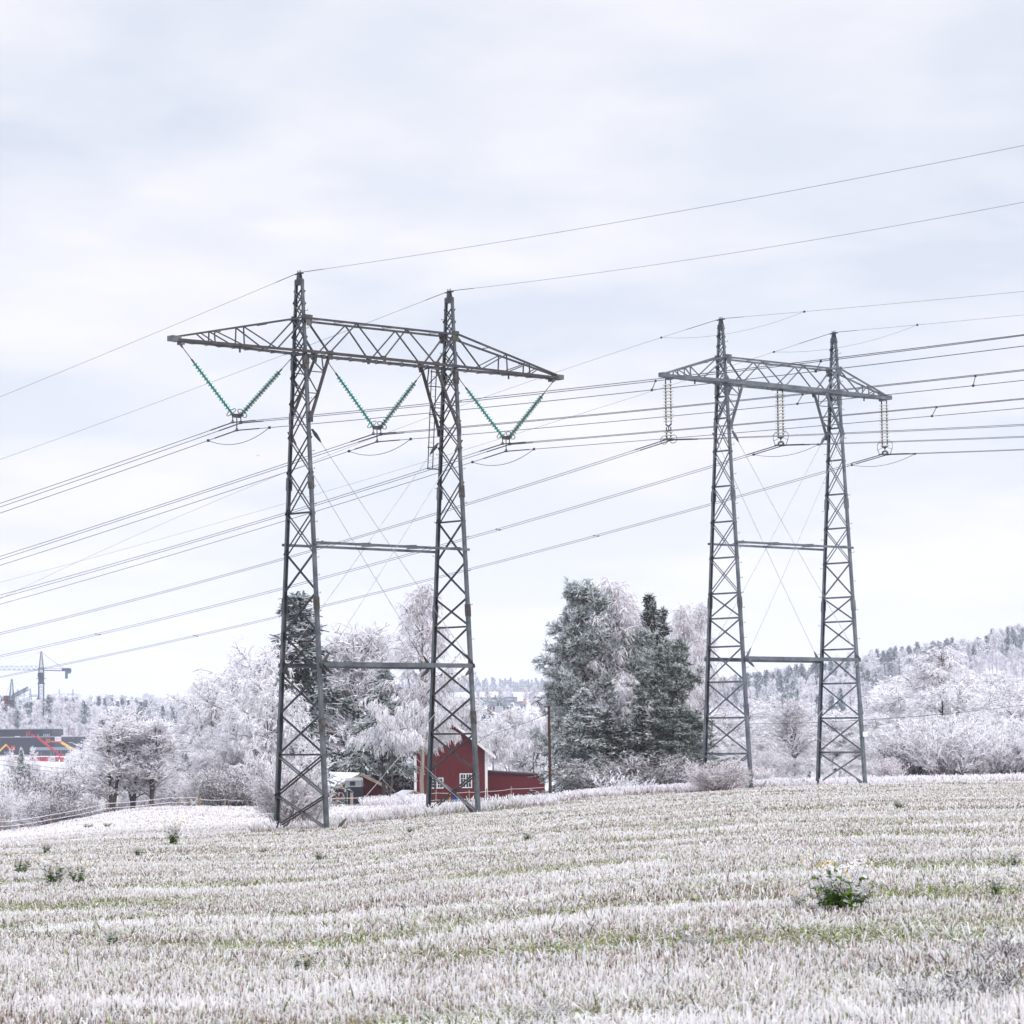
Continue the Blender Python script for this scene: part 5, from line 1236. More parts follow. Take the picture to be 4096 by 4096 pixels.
# ------------------------------------------------------------------ fences
def fence(label, posts, D, heights, hpost, ends=True, rope=.016, sag=.06, extra=()):
    """posts: photo columns (or (column, distance))"""
    ps = [G(p, D) if not isinstance(p, tuple) else G(*p) for p in posts]; b0 = ps[0].copy(); root = empty('fence', b0); tag(root, label, 'fence')
    for i, p in enumerate(ps):
        h = hpost if np.isscalar(hpost) else hpost[i]
        m = MB(); q = p-b0; m.tube([q-(0, 0, .2), q+(random.uniform(-.03, .03), 0, h)], .062, 7); m.lathe([(0, .03), (.07, .0), (.07, -.02)], 7, q+(0, 0, h+.01)); m.build('post', WOOD, root)
    for hr in heights:
        m = MB(); pts = []
        for a_, b_ in zip(ps[:-1], ps[1:]):
            for t_ in np.linspace(0, 1, 7)[:-1]: pts.append(a_*(1-t_)+b_*t_-b0+(0, -.08, hr-sag*4*t_*(1-t_)))
        pts.append(ps[-1]-b0+(0, -.08, hr)); m.tube(pts, rope, 5); m.build('rope', ROPE, root)
    for a_, b_ in extra: m = MB(); m.bar(a_-b0, b_-b0, .04); m.build('brace', ROPE, root)
    return ps, root
g1, g2 = G(762, 245), G(790, 245)
fence('paddock fence with white ropes and wooden posts at the left edge', [(-160, 236), (15, 240), (203, 242), (427, 244), (687, 246), (716, 246), (762, 246), (790, 246)], 245, [.35, .72, 1.1], [1.2, 1.2, 1.25, 1.3, 1.0, 1.35, 1.0, 1.4], rope=.02, extra=[(g1+(0, 0, .9), g2+(0, 0, .3)), (g1+(0, 0, .3), g2+(0, 0, .95))])
fence('paddock fence continuing from the gate posts toward the shed', [(800, 247), (900, 250), (1010, 254), (1120, 258), (1230, 262), (1345, 268)], 250, [.45, .95], 1.1)
fence('white-roped fence in front of the barn and the low red wing', [(1345, 270), (1500, 272), (1651, 274), (1744, 274), (1877, 272), (1947, 271), (2045, 269), (2220, 262), (2360, 252), (2470, 246)], 270, [.35, .98], [1.1, 1.0, 1.2, 1.25, 1.15, 1.2, 1.2, 1.1, 1.1, 1.], rope=.02)
for px, D, h, lab in ((1407, 276, 1.35, 'thick square wooden gate post in front of the horse trailer'),):
    g = G(px, D); m = MB(); m.bar((0, 0, -.2), (0, 0, h), .26); m.bar((0, 0, h), (0, 0, h+.05), .28); tag(m.build('gate_post', TIMB, loc=g), lab, 'post')
g = G(2199, 236); hp = float(W(2199, 2823, 236)[2]-g[2]); lp = empty('utility_pole', g); tag(lp, 'tall dark brown wooden utility pole beside the clump of trees', 'pole')
m = MB(); m.tube([(.05, 0, -.4), (.03, 0, hp*.5), (0, 0, hp)], np.array([.135, .115, .10]), 10); m.build('shaft', POLE, lp)
m = MB(); m.tube([(-.08, 0, hp-.88), (-.22, 0, hp-.92), (-.27, 0, hp-.80)], .025, 6); m.lathe([(0, 0), (.05, 0), (.06, .05), (.03, .11), (0, .12)], 10, (-.27, 0, hp-.80)); m.build('insulator_hook', STEEL_D, lp)
def span(name, label, group, a_, b_, sag, r_, m_=CABLE_D):
    a_, b_ = np.array(a_), np.array(b_); t_ = np.linspace(0, 1, 24)[:, None]; p = (b_-a_)*t_-np.array([0, 0, 1.])*sag*4*t_*(1-t_); q = MB(); q.tube(p, r_, 5); o = q.build(name, m_, loc=a_); tag(o, label, 'wire', group); return o
pt = g+np.array([-.27, 0, hp-.7])
span('service_wire', 'frosted service wire from the brown pole down to the barn gable', 'service wires of the farm', pt, W(1916, 2952, 300), .12, .02)
span('service_wire', 'low sagging wire from the brown pole across the thicket to the right', 'service wires of the farm', pt+(.4, 0, 0), W(4420, 2775, 200), 1.28, .015)
for dz, lb in ((0, 'upper of two low wires over the bushes at the left edge'), (.45, 'lower of two low wires over the bushes at the left edge')):
    span('service_wire', lb, 'low wires at the left edge', W(-120, 3020, 300)-(0, 0, dz), W(335, 3082, 320)-(0, 0, dz), .15, .018)
# bird
bd = MB(); s_ = .5
bd.tube([(0, -.20, -.03), (0, -.08, 0), (0, .1, 0), (0, .25, -.02)], np.array([.02, .07, .06, .01]), 7)
for sg in (-1, 1):
    bd.ext([(0, -.08, .02), (sg*.30, -.10, .16), (sg*.30, .10, .15), (0, .10, .02)], (0, 0, .015)); bd.ext([(sg*.30, -.10, .16), (sg*.60, .02, .24), (sg*.58, .10, .24), (sg*.30, .10, .15)], (0, 0, .015))
tag(bd.build('bird', mat('dark_feathers', (.03, .03, .035), .8), loc=W(1034, 1824, 650), rz=.3), 'dark gull-like bird gliding in the sky left of the nearer pylon', 'bird')

# ------------------------------------------------------------------ construction site on the left
DH = 1200.
def wx(px, D): return W(px, 2950, D)[0]
def wz(py, D, px=150): return W(px, py, D)[2]
zg0 = wz(3036, DH)-1.5
hall = empty('hall', (0, DH, zg0)); tag(hall, 'long dark grey flat-roofed hall with set-back upper storey on the left', 'building')
HALL = mat('dark_cladding', (.018, .021, .034), .6, 0, .12, .4, stretch=(1, 1, 6)); HALL2 = mat('grey_cladding', (.045, .047, .064), .6, 0, .1, .4, stretch=(1, 1, 6))
Z_ = lambda py: wz(py, DH)-zg0
def B(name, m_, x0, x1, y0, y1, z0, z1, par=hall): q = MB(); q.box((x0, y0, z0), (x1, y1, z1)); return q.build(name, m_, par)
xs0, xs1 = wx(-260, DH), wx(362, DH); xm = wx(218, DH)
B('wall', HALL, xs0, xm, 0, 40, 0, Z_(2948)); B('wall', HALL2, xm+.01, xs1, 0, 40, 0, Z_(2948))
B('roof_edge', GREY, xs0-.1, xs1+.1, -.12, -.01, Z_(2948)-.12, Z_(2948)+.18)
xu = wx(158, DH); xu1 = wx(199, DH); u = B('upper_storey', HALL, xs0, xu, 8, 36, Z_(2948)+.01, Z_(2916)); B('upper_storey', HALL2, xu+.01, xu1, 7.9, 36, Z_(2948)+.01, Z_(2916)); B('roof_edge', GREY, xs0, xu1+.1, 7.8, 7.89, Z_(2916)-.1, Z_(2916)+.2)
for k in range(4): x = wx(161+k*7.2, DH); B('window', mat('pale_glass', (.35, .42, .45), .2) if k == 0 else bpy.data.materials['pale_glass'], x, x+.42, 7.82, 7.89, Z_(2948)+.3, Z_(2948)+1.2)
for a_, b_ in ((37, 57), (60, 78), (92, 94), (138, 141)): B('window', bpy.data.materials['pale_glass'] if b_-a_ < 5 else WINGLASS, wx(a_, DH), wx(b_, DH), 7.92, 7.99, Z_(2948)+.1, Z_(2948)+1.15)
B('canopy', mat('zinc_fascia', (.20, .24, .28), .5), wx(122, DH), wx(320, DH), -1.6, -.02, Z_(3001), Z_(2989))
gl = B('shop_front', WINGLASS, wx(140, DH), wx(312, DH), -.1, -.02, Z_(3032), Z_(3001.5))
for k, px in enumerate((140, 165, 202, 207, 214, 230, 244, 270, 285, 298, 305, 312)): B('mullion', GREY if k % 3 else mat('green_tint', (.25, .36, .34), .5), wx(px, DH)-.08, wx(px, DH)+.08, -.22, -.11, Z_(3032), Z_(3001.5), gl)
B('low_parapet', GREY, xs0, wx(125, DH), -1.2, -.02, 0, Z_(3018)); 
sg_ = B('sign', mat('sign_white', (.62, .62, .66), .5), wx(220, DH), wx(245, DH), -.30, -.02, Z_(2967), Z_(2949))
def text(body, par, size, loc, m_):
    cu = bpy.data.curves.new('lettering', 'FONT'); cu.body = body; cu.size = size; cu.extrude = .01; cu.align_x = 'CENTER'; cu.align_y = 'CENTER'
    tmp = bpy.data.objects.new('tmp', cu); COL.objects.link(tmp); bpy.context.view_layer.update(); me = bpy.data.meshes.new_from_object(tmp); bpy.data.objects.remove(tmp)
    o = link('lettering', me, m_, par, loc=loc); o.rotation_euler = (math.pi/2, 0, 0); return o
REDP = mat('signal_red', (.42, .02, .04), .5); 
text('TOYOTA', sg_, .62, ((wx(238, DH)), -.32, Z_(2957)), REDP).scale = (.62, 1.25, 1)
em = MB(); 
for (rx, rz_, cx_, cz) in ((.30, .42, 0, 0), (.11, .40, 0, 0), (.27, .14, 0, .18)): em.tube([(cx_+rx*math.cos(q), 0, cz+rz_*math.sin(q)) for q in np.linspace(0, 2*math.pi, 20)], .035, 4, cap=False)
em.build('emblem', GREY, sg_, loc=(wx(226, DH), -.33, Z_(2957)))
s2 = B('sign', mat('sign_black', (.012, .013, .018), .4), wx(289, DH), wx(304, DH), -.26, -.02, Z_(2960), Z_(2950))
em = MB(); em.tube([(.16*math.cos(q), 0, .19*math.sin(q)) for q in np.linspace(.6, 5.6, 14)], .035, 4); em.build('emblem', WHITE, s2, loc=(wx(293, DH), -.28, Z_(2954)))
em = MB(); [em.box((k*.13, 0, -.09), (k*.13+.08, .01, .09)) for k in range(5)]; em.build('lettering', GREY, s2, loc=(wx(295.5, DH), -.28, Z_(2954.5)))
B('roof_unit', SNOW, wx(56, DH), wx(71, DH), 2, 5, Z_(2948)+.01, Z_(2944)+.01); B('roof_unit', SNOW, wx(236, DH), wx(274, DH), 6, 10, Z_(2948)+.01, Z_(2942)); B('roof_unit', SNOW, wx(310, DH), wx(350, DH), 6, 10, Z_(2948)+.01, Z_(2944))
REDF = mat('red_steel', (.25, .05, .07), .6)
for a_, b_, lab in ((267, 289, 'slim red steel frame standing on the hall roof'), (349, 371, 'second slim red steel frame at the right end of the hall roof')):
    m = MB(); ox = wx(a_, DH); w_ = wx(b_, DH)-ox; hh = Z_(2917)-Z_(2948)
    m.bar((0, 0, 0), (0, 0, hh), .22); m.bar((w_, 0, 0), (w_, 0, hh), .22); m.bar((-.1, 0, hh), (w_+.1, 0, hh), .22)
    tag(m.build('steel_frame', REDF, loc=(ox, DH+5, zg0+Z_(2948))), lab, 'frame', 'red frames on the hall roof')
# aerial lifts
def lift(label, pts, cols, wd, basket, D, bm, gy):
    P3 = [W(x, y, D) for x, y in pts]; base = np.array([P3[0][0], D, float(gz(P3[0][0], D))]); rt_ = empty('boom_lift', base); tag(rt_, label, 'boom lift', 'boom lifts before the dark hall')
    for i, (a_, b_) in enumerate(zip(P3[:-1], P3[1:])): q = MB(); q.bar(a_-base, b_-base, wd[i], wd[i]); q.build('boom', cols[i], rt_)
    (x0, y0, x1, y1) = basket; a_, b_ = W(x0, y1, D)-base, W(x1, y0, D)-base; q = MB()
    for zf in (0, .45, 1):
        zz_ = a_[2]+(b_[2]-a_[2])*zf
        for yy in (-.5, .5): q.bar((a_[0], yy, zz_), (b_[0], yy, zz_), .11 if zf else .22)
        for xx in (a_[0], b_[0]): q.bar((xx, -.5, zz_), (xx, .5, zz_), .10)
    for xx in (a_[0], (a_[0]+b_[0])/2, b_[0]):
        for yy in (-.5, .5): q.bar((xx, yy, a_[2]), (xx, yy, b_[2]), .10)
    q.box((a_[0], -.5, a_[2]-.06), (b_[0], .5, a_[2])); q.build('basket', bm, rt_)
    q = MB(); q.box((-1.2, -1.1, .5), (1.6, 1.1, 1.5)); q.ext([(-.8, -.9, 1.5), (1.1, -.9, 1.5), (.8, -.9, 2.2), (-.4, -.9, 2.2)], (0, 1.8, 0)); q.build('chassis', cols[0], rt_)
    for xx in (-.95, 1.3):
        for yy in (-1.15, 1.15): q = MB(); q.lathe([(0, -.18), (.45, -.18), (.5, 0), (.45, .18), (0, .18)], 12, (xx, yy, .5), np.array([[1, 0, 0], [0, 0, 1], [0, -1, 0]])); q.build('wheel', DARK, rt_)
YEL = mat('yellow_paint', (.62, .40, .08), .5); ORG = mat('orange_paint', (.60, .13, .05), .5); CRIM = mat('crimson_paint', (.42, .012, .04), .45)
lift('crimson boom lift with its long arm raised across the dark hall', [(243, 3024), (235, 3018), (150, 2950), (126, 2938)], [CRIM, CRIM, CRIM], [.9, .75, .5], (106, 2927, 119, 2940), 1170, REDP, 0)
lift('yellow and orange boom lift reaching left from behind the white trees', [(348, 3028), (300, 3002), (246, 2970), (238, 2966), (204, 2966)], [YEL, YEL, ORG, ORG], [.9, .95, .7, .45], (185, 2956, 199, 2970), 1165, ORG, 0)
lift('yellow boom lift with orange jib bent down at the left edge', [(-30, 3030), (-8, 3010), (25, 2978), (41, 2999)], [YEL, YEL, ORG], [.7, .6, .5], (45, 2984, 58, 2998), 1160, ORG, 0)
# site huts and containers
def hut(label, px0, px1, py0, py1, D, m_, win=False, snow=True, group='site huts below the dark hall', depth=6):
    a_ = W(px0, py1, D); g_ = float(gz(a_[0], D)); w_ = H(px1-px0, D); h = H(py1-py0, D); z0 = max(a_[2], g_-.2); o = empty('site_container', (a_[0], D, z0), 0); tag(o, label, 'container', group)
    q = MB(); q.box((0, 0, 0), (w_, depth, h))
    for k in range(int(w_/.6)): q.box((.25+k*.6, -.03, .12), (.42+k*.6, -.001, h-.12))
    q.build('body', m_, o)
    if snow: q = MB(); q.box((-.1, -.15, h+.002), (w_+.1, depth+.1, h+.28)); q.build('snow_cover', SNOW, o)
    if win:
        q = MB(); t_ = .18; x0, x1, z1, z2 = w_*.22, w_*.76, h*.28, h*.82
        q.box((x0-t_, -.12, z1-t_), (x1+t_, -.035, z1)); q.box((x0-t_, -.12, z2), (x1+t_, -.035, z2+t_)); q.box((x0-t_, -.12, z1), (x0, -.035, z2)); q.box((x1, -.12, z1), (x1+t_, -.035, z2)); f_ = q.build('window', SNOW if win == 1 else ORG, o)
        if win == 1: q = MB(); q.box((x0, -.06, z1), (x1, -.034, z2)); q.build('pane', GREY, f_)
RC = mat('red_container', (.36, .03, .05), .55, 0, .15, .6); BC = mat('blue_container', (.05, .11, .33), .55, 0, .15, .6); OC = mat('orange_panel', (.50, .24, .10), .6)
hut('red site hut with white-framed window', 198, 225, 3033, 3054, 1080, RC, 1); hut('red site hut with orange-framed door, rightmost of the row', 240, 273, 3033, 3054, 1075, RC, 2); hut('red site container left of the hut with the window', 160, 184, 3035, 3055, 1085, RC); hut('red site container half hidden behind the small spruce', 118, 150, 3034, 3052, 1090, RC); hut('red site container nearest the left edge', 42, 66, 3033, 3052, 1090, RC)
hut('small red machine-sized container behind the open trees', 400, 424, 3006, 3036, 1000, RC, snow=False)
hut('blue container behind the open frosted trees', 606, 644, 3003, 3042, 800, BC, snow=False, group='blue containers behind the frosted trees'); hut('blue container with orange side behind the white trees, left one', 684, 738, 3002, 3040, 805, BC, snow=False, group='blue containers behind the frosted trees'); hut('orange-sided container behind the white trees', 738, 800, 3006, 3024, 806, OC, snow=False, group='blue containers behind the frosted trees'); hut('lowest blue container behind the white trees', 738, 830, 3026, 3044, 804, BC, snow=False, group='blue containers behind the frosted trees')
# tower cranes
CRN = mat('crane_blue_grey', (.060, .070, .095), .6, .2, .15, .5); CRL = mat('crane_pale', (.22, .25, .32), .6, .1, .15, .5); CW = mat('counterweight', (.10, .12, .17), .9)
def lat(q, a_, b_, wa, wb_, n, r1, r2, axis='v'):
    """square lattice mast or jib between two points"""
    a_, b_ = np.array(a_), np.array(b_); d = nrm(b_-a_); up_ = np.array([0, 0, 1.]) if abs(d[2]) < .8 else np.array([1., 0, 0]); s = nrm(np.cross(d, up_)); t_ = np.cross(s, d)
    def c(f, i, j): w_ = wa+(wb_-wa)*f; return a_+(b_-a_)*f+s*i*w_/2+t_*j*w_/2
    for i, j in ((-1, -1), (1, -1), (1, 1), (-1, 1)): q.bar(c(0, i, j), c(1, i, j), r1)
    for k in range(n):
        f0, f1 = k/n, (k+1)/n; cs = ((-1, -1), (1, -1), (1, 1), (-1, 1))
        for e in range(4):
            p, r_ = cs[e], cs[(e+1) % 4]; q.bar(c(f0, *p), c(f1, *r_), r2)
            q.bar(c(f1, *p), c(f1, *r_), r2*.8)
def crane(label, px, D, ytop, yjib, ycab, jibv, jl, cj, cjv, cwm, jd=1.9, cab=1.0, jc=None):
    bz = float(gz(wx(px, D), D)); base = np.array([W(px, yjib, D)[0], D, bz]); o = empty('tower_crane', base); tag(o, label, 'crane', 'tower cranes on the left')
    ZZ = lambda py: W(px, py, D)[2]-bz
    w_ = 2.3; q = MB(); lat(q, (0, 0, -.5), (0, 0, ZZ(ycab+38)), w_, w_, 14, .26, .14); q.build('mast', CRN, o)
    q = MB(); z = ZZ(ycab+38); z2 = ZZ(ycab+17); z3 = ZZ(ycab-8)
    q.ext([(-1.5, -1.5, z), (1.5, -1.5, z), (1.5, 1.5, z), (-1.5, 1.5, z)], (0, 0, .6)); q.ext([(-1.2, -1.2, z+.6), (1.2, -1.2, z+.6), (1.2, 1.2, z+.6), (-1.2, 1.2, z+.6)], (0, 0, z2-z-.6))
    q.box((-2.2, -1.6, z2), (2.2, 1.6, z2+.2)); q.box((-1.25, -1.2, z2+.2), (1.25, 1.2, z3)); q.build('slewing_unit', CRN, o)
    q = MB(); q.box((-1.35, -2.2, z3-2.3), (.3, -1.21, z3-.2)); c_ = q.build('cab', mat('cab_grey', (.03, .035, .05), .4), o)
    zj = ZZ(yjib); q = MB(); lat(q, (0, 0, z3), (0, 0, zj+1), 2.2, 2.1, 2, .22, .14); lat(q, (0, 0, zj), (0, 0, ZZ(ytop)), 2.1, .5, 7, .2, .12); q.build('tower_top', CRN, o)
    jv = np.array(jibv, float); jv /= np.linalg.norm(jv); q = MB(); a_ = np.array([0, 0, zj])+jv*1.2
    # triangular jib, two lower chords and one upper
    s = nrm(np.cross(jv, (0, 0, 1.))); n = int(jl/2.2)
    for e in (-1, 1): q.bar(a_+s*e*.75, a_+jv*jl+s*e*.6, .22)
    q.bar(a_+(0, 0, jd), a_+jv*jl+(0, 0, jd*.7), .16)
    for k in range(n):
        f0, f1, fm = k/n*jl, (k+1)/n*jl, (k+.5)/n*jl
        for e in (-1, 1): q.bar(a_+jv*f0+s*e*.72, a_+jv*fm+(0, 0, jd), .09); q.bar(a_+jv*fm+(0, 0, jd), a_+jv*f1+s*e*.72, .09)
        q.bar(a_+jv*f0-s*.72, a_+jv*f1+s*.72, .08)
    q.build('jib', jc or CRL, o)
    q = MB(); cv = np.array(cjv, float); cv /= np.linalg.norm(cv); c0 = np.array([0, 0, zj-.1])+cv*1.2; s2_ = nrm(np.cross(cv, (0, 0, 1.)))
    for e in (-1, 1): q.bar(c0+s2_*e*.8, c0+cv*cj+s2_*e*.8, .35); q.bar(c0+s2_*e*.85+(0, 0, 1), c0+cv*cj+s2_*e*.85+(0, 0, 1), .08)
    for k in range(8): q.bar(c0+cv*cj*k/7-s2_*.8, c0+cv*cj*k/7+s2_*.8, .14); q.bar(c0+cv*cj*k/7-s2_*.85, c0+cv*cj*k/7-s2_*.85+(0, 0, 1), .08)
    q.build('counter_jib', CRN, o)
    q = MB(); e_ = c0+cv*cj*.82; q.bar(e_+(0, 0, .2), e_+(0, 0, -3.6), 1.0, 1.9, up=tuple(s2_)); q.bar(e_+cv*1.3+(0, 0, .2), e_+cv*1.3+(0, 0, -1.2), 1.2, 1.9, up=tuple(s2_)); q.build('counterweight', cwm, o)
    q = MB(); e_ = c0+cv*cj*.80; q.bar(e_+(0, 0, .7)-cv*1.8, e_+(0, 0, .7)+cv*2.2, 1.6, 1.2); q.build('winch', CRN, o)
    tp = np.array([0, 0, ZZ(ytop)-.3])
    for e, f_ in ((-1, .78), (1, .72)): q = MB(); q.bar(tp, c0+cv*cj*f_+s2_*e*.8+(0, 0, .5), .08); q.build('tie_bar', CRN, o)
    for f_ in ((.30, .75) if jl > 30 else (.5,)): q = MB(); q.bar(tp, a_+jv*jl*f_+(0, 0, jd), .06); q.build('tie_bar', CRL, o)
    return o, base, a_, jv
crane('tall tower crane with its jib pointing left out of the picture', 165, 1400, 2606, 2680, 2698, (-1, -.38, .0), 46, 13, (1, .35, -.03), CW)
crane('shorter tower crane whose jib points towards the right', 47, 1450, 2716, 2792, 2806, (.40, -1, .10), 34, 8, (-.55, 1, 0), mat('orange_ballast', (.20, .045, .03), .8), 1.8, jc=CRN)
# faraway lattice pylons behind the wood
def far_pylon(cols, D, ytop, label, arm=True):
    xs = [wx(c, D) for c in cols]; x0 = xs[0]; g_ = float(gz(x0, D)); o = empty('power_pylon', (x0, D, g_)); tag(o, label, 'pylon', 'faraway pylons on the left horizon')
    zt_ = wz(ytop, D)-g_
    for x in xs: q = MB(); lat(q, (x-x0, 0, -1), (x-x0, 0, zt_), 2.6, .3, 12, .24, .12); q.build('leg', CRL, o)
    if arm: q = MB(); lat(q, (-5, 0, zt_-4.2), (xs[-1]-x0+5, 0, zt_-4.2), 1., 1., 14, .2, .1); q.build('crossarm', CRL, o)
far_pylon((97, 121), 1750, 2754, 'faraway portal pylon beside the shorter crane'); far_pylon((70,), 1900, 2756, 'single faraway lattice mast left of the faraway portal pylon', False); far_pylon((236, 291), 2300, 2757, 'faraway portal pylon whose tips stand over the frosted wood')
# ------------------------------------------------------------------ far houses
FW = [mat('far_white_wall', (.42, .43, .45), .8, 0, .05, 1), mat('far_grey_wall', (.16, .19, .21), .8, 0, .05, 1), mat('far_red_wall', (.16, .035, .05), .8, 0, .05, 1)]
FRF = [mat('far_slate_roof', (.10, .125, .145), .8, 0, .1, 1, c2=(.26, .28, .31), c2amt=.4), mat('far_red_roof', (.22, .05, .075), .8, 0, .1, 1, c2=(.30, .14, .16), c2amt=.3), SNOW]
def far_house(label, x0, x1, yr, ye, yb, D, wm, rm, group, nwin=5, gable=False, chim=True, rz=0.):
    a_ = W(x0, yb, D); w_ = H(x1-x0, D); bz = a_[2]-6; o = empty('house', (a_[0], D, bz), rz); tag(o, label, 'house', group); he = W(x0, ye, D)[2]-bz; hr = W(x0, yr, D)[2]-bz; dp = 9.
    q = MB()
    if gable: q.ext([(0, 0, 0), (w_, 0, 0), (w_, 0, he), (w_/2, 0, hr), (0, 0, he)], (0, dp, 0))
    else: q.ext([(0, 0, 0), (0, dp, 0), (0, dp, he), (0, dp/2, hr-.05), (0, 0, he)], (w_, 0, 0))
    q.build('wall', wm, o)
    for s in (0, 1):
        q = MB()
        if gable: xa, xb = (w_/2, -.4) if s == 0 else (w_/2, w_+.4); q.ext([(xa, -.4, hr+.05), (xb, -.4, he-.2), (xb, dp+.4, he-.2), (xa, dp+.4, hr+.05)], (0, 0, .25))
        else: ya = -.5 if s == 0 else dp+.5; q.ext([(-.4, ya, he-.15), (w_+.4, ya, he-.15), (w_+.4, dp/2, hr), (-.4, dp/2, hr)], (0, 0, .25))
        rf = q.build('roof', rm, o)
        if s == 0 and chim: q = MB(); q.box((w_*.62, dp*.42, hr-.5), (w_*.62+.9, dp*.58, hr+1.2)); q.box((w_*.62-.08, dp*.42-.08, hr+1.2), (w_*.62+.98, dp*.58+.08, hr+1.35)); q.build('chimney', CONC, rf)
    for k in range(nwin):
        x = w_*(k+.5)/nwin; q = MB(); ww = min(.55, w_/nwin*.25); q.box((x-ww, -.08, he-1.9), (x-.04, -.02, he-.7)); q.box((x+.04, -.08, he-1.9), (x+ww, -.02, he-.7)); q.box((x-ww-.1, -.05, he-2.), (x+ww+.1, -.01, he-.6)); q.build('window', FW[0] if wm is not FW[0] else WINGLASS, o)
HG = 'terraced houses on the far slope behind the farm'
for args in [('long grey-roofed terrace, highest and left of the far houses', 1924, 2010, 2791, 2807, 2815, 1345, FW[0], FRF[0], HG, 7), ('grey-roofed terrace behind and right of the highest terrace', 2012, 2066, 2789, 2801, 2806, 1375, FW[0], FRF[0], HG, 4), ('grey-roofed terrace in the second row right', 2010, 2092, 2808, 2822, 2832, 1325, FW[0], FRF[0], HG, 6), ('grey-roofed terrace in the second row middle', 1928, 1982, 2807, 2820, 2834, 1320, FW[0], FRF[0], HG, 4),
             ('grey-roofed terrace left behind the pylon leg', 1850, 1912, 2808, 2823, 2830, 1330, FW[0], FRF[0], HG, 4), ('red-roofed row house, upper left', 1908, 1975, 2841, 2851, 2856, 1290, FW[0], FRF[1], HG, 5), ('red-roofed row house, lowest one beside the pylon leg', 1915, 1968, 2856, 2869, 2886, 1280, FW[0], FRF[1], HG, 4), ('red-roofed row house half behind white trees', 2010, 2045, 2848, 2860, 2870, 1285, FW[2], FRF[1], HG, 3), ('house with an orange roof at the right end of the terraces', 2080, 2102, 2806, 2812, 2822, 1340, FW[0], mat('orange_roof', (.45, .20, .10), .8), HG, 2)]:
    far_house(*args)
RG = 'farm buildings on the left horizon'
far_house('dark red barn with pale roof on the horizon, left of the ridge farm', 442, 546, 2798, 2812, 2824, 2480, FW[2], FRF[2], RG, 0, False, False, -.35)
far_house('tiny red gabled shed on the horizon between the two clusters', 569, 590, 2806, 2814, 2820, 2470, FW[2], FRF[0], RG, 0, True, False)
far_house('pale house with chimney on the horizon', 616, 652, 2797, 2808, 2818, 2480, FW[1], FRF[2], RG, 3, True)
for i, (a_, b_, y0, y1, D, lb) in enumerate(((572, 612, 2824, 2828, 1900, 'leftmost'), (636, 678, 2829, 2834, 1860, 'middle'), (690, 735, 2824, 2829, 1900, 'rightmost'))):
    far_house('low frosted roof of a house just under the horizon, %s of three' % lb, a_, b_, y0, y1, y1+8, D, FW[1], FRF[2], 'roofs under the left horizon', 2)
for px, D, yt, lab in ((582, 2480, 2771, 'tall bare frosted tree beside the tiny red shed on the horizon'), (609, 2480, 2779, 'bare tree left of the pale horizon house'), (694, 2480, 2776, 'round bare tree right of the pale horizon house, left of two'), (712, 2490, 2776, 'round bare tree right of the pale horizon house, right of two'), (528, 2500, 2785, 'faint bare tree behind the horizon barn')):
    plant('fbirch', px, D, yt, lab, 'bare trees on the left horizon', 34)
# hut, poles on the right hillside
far_house('tiny dark red hut among the birches high on the right slope', 3775, 3792, 2612, 2618, 2626, 1380, FW[2], FRF[0], 'hut on the right slope', 0, True, False)
pp = []
for px, D, y0, y1, lab in ((3540, 1230, 2652, 2708, 'left wooden pole on the pale ridge of the right hill'), (3597, 1330, 2631, 2668, 'right wooden pole on the pale ridge of the right hill')):
    a_, b_ = W(px, y1+6, D), W(px, y0, D); q = MB(); q.tube([(0, 0, -2), (0, 0, (b_-a_)[2])], .16, 6); q.bar((-.9, 0, (b_-a_)[2]-.4), (.9, 0, (b_-a_)[2]-.4), .14); tag(q.build('utility_pole', POLE, loc=a_), lab, 'pole', 'poles on the right hill'); pp.append(b_)
span('service_wire', 'faint wire from the ridge poles down over the hillside to the left', 'wires on the right hill', pp[0], W(3080, 2780, 1000), 1.5, .05, ROPE)
span('service_wire', 'faint wire between the two ridge poles', 'wires on the right hill', pp[0], pp[1], .6, .05, ROPE)
span('service_wire', 'faint wire from the right ridge pole toward the hut', 'wires on the right hill', pp[1], W(3740, 2616, 1400), .8, .05, ROPE)
HEA = np.array([.10, .075, .095])
tufts('heather', 'dark heather slope under the pale ridge of the right hill', 9000, 3430, 3690, 960., 1215., 1.3, [HEA, HEA*1.6, PNK*.7], [.5, .35, .15], 51, .5, cat='heather', lean=.7)
tufts('heather', 'dark brush on the upper slope at the right edge', 5000, 3880, 4250, 1080., 1240., 1.2, [HEA, HEA*1.7, PNK*.8], [.45, .35, .2], 52, .5, cat='heather', lean=.7)
HAZE = .00012
EXPO = 0.17
ZEN = 2.75
# ------------------------------------------------------------------ light, sky, render
SUN_EL, SUN_ROT = math.radians(34), math.radians(140)
w = bpy.data.worlds.new('World'); sc.world = w; w.use_nodes = True
nt = w.node_tree; N, L = nt.nodes, nt.links; bg = N['Background']
sky = NN('ShaderNodeTexSky'); sky.sky_type = 'NISHITA'; sky.sun_disc = False; sky.sun_elevation = SUN_EL; sky.sun_rotation = SUN_ROT
tc = NN('ShaderNodeTexCoord')
sp = NN('ShaderNodeSeparateXYZ'); L.new(tc.outputs['Generated'], sp.inputs[0])
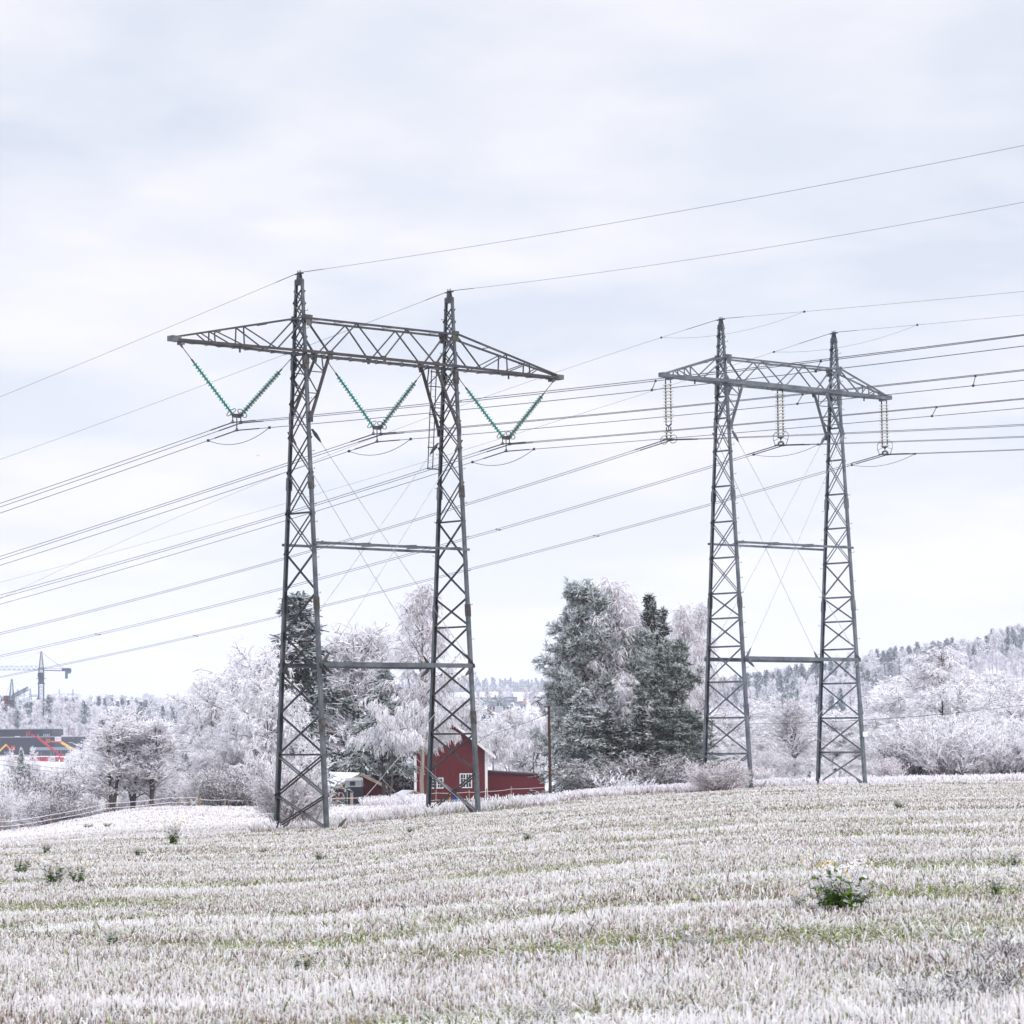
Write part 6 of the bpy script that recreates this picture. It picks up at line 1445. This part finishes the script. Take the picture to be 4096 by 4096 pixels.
# project the view direction on a cloud layer so that clouds flatten towards the horizon
zz = mth('ADD', mth('MAXIMUM', sp.outputs[2], 0.0), .16)
cv = NN('ShaderNodeCombineXYZ'); L.new(mth('DIVIDE', sp.outputs[0], zz), cv.inputs[0]); L.new(mth('DIVIDE', sp.outputs[1], zz), cv.inputs[1])
n1 = NN('ShaderNodeTexNoise'); n1.inputs['Scale'].default_value = 1.25; n1.inputs['Detail'].default_value = 5; n1.inputs['Roughness'].default_value = .5
n1.inputs['Distortion'].default_value = .3
L.new(cv.outputs[0], n1.inputs[0])
n2 = NN('ShaderNodeTexNoise'); n2.inputs['Scale'].default_value = 3.4; n2.inputs['Detail'].default_value = 4; L.new(cv.outputs[0], n2.inputs[0])
f = mth('ADD', mth('MULTIPLY', n1.outputs[0], .72), mth('MULTIPLY', n2.outputs[0], .28))
cloud = mixc(rng_(f, .43, .58), (6.35, 6.85, 7.85), (8.6, 8.5, 8.85))
hz = rng_(sp.outputs[2], 0.0, .16, 1., 0.)
cloud = mixc(mth('MULTIPLY', hz, .75), cloud, (8.9, 8.75, 8.85))
# overcast skies are brighter overhead than low down
zen = rng_(sp.outputs[2], .30, .85, 1., ZEN)
vm = NN('ShaderNodeVectorMath', operation='SCALE'); L.new(cloud, vm.inputs[0]); L.new(zen, vm.inputs['Scale']); cloud = vm.outputs[0]
mxx = NN('ShaderNodeMix', data_type='RGBA'); mxx.inputs[0].default_value = .97; L.new(sky.outputs[0], mxx.inputs[6]); L.new(cloud, mxx.inputs[7])
L.new(mxx.outputs[2], bg.inputs[0]); bg.inputs[1].default_value = .1
sl = bpy.data.lights.new('sun', 'SUN'); sl.energy = 1.4; sl.angle = math.radians(12); sl.color = (1, .95, .88)
so = bpy.data.objects.new('sun', sl); COL.objects.link(so)
# nishita: rotation measured clockwise from +Y towards +X
dv = Vector((math.sin(SUN_ROT)*math.cos(SUN_EL), math.cos(SUN_ROT)*math.cos(SUN_EL), math.sin(SUN_EL)))
so.rotation_euler = dv.to_track_quat('Z', 'Y').to_euler()
if HAZE:
    m, nt, b = nodes('haze_air'); N, L = nt.nodes, nt.links
    N.remove(b); pv = NN('ShaderNodeVolumePrincipled'); pv.inputs['Color'].default_value = (.84, .88, 1, 1); pv.inputs['Density'].default_value = HAZE
    pv.inputs['Anisotropy'].default_value = .2
    L.new(pv.outputs[0], N['Material Output'].inputs['Volume'])
    hb = MB(); hb.box((-9300, -9300, -75), (9300, 9300, 170)); h = hb.build('haze', m); tag(h, kind='stuff')
vs = sc.view_settings; vs.view_transform = 'Standard'; vs.look = 'None'; vs.exposure = EXPO; vs.gamma = 1; vs.use_curve_mapping = False
c = sc.cycles; c.max_bounces = 6; c.diffuse_bounces = 4; c.glossy_bounces = 2; c.transmission_bounces = 4; c.volume_bounces = 1; c.transparent_max_bounces = 6
c.caustics_reflective = False; c.caustics_refractive = False; c.sample_clamp_indirect = 6
c.use_adaptive_sampling = True; c.adaptive_threshold = .02
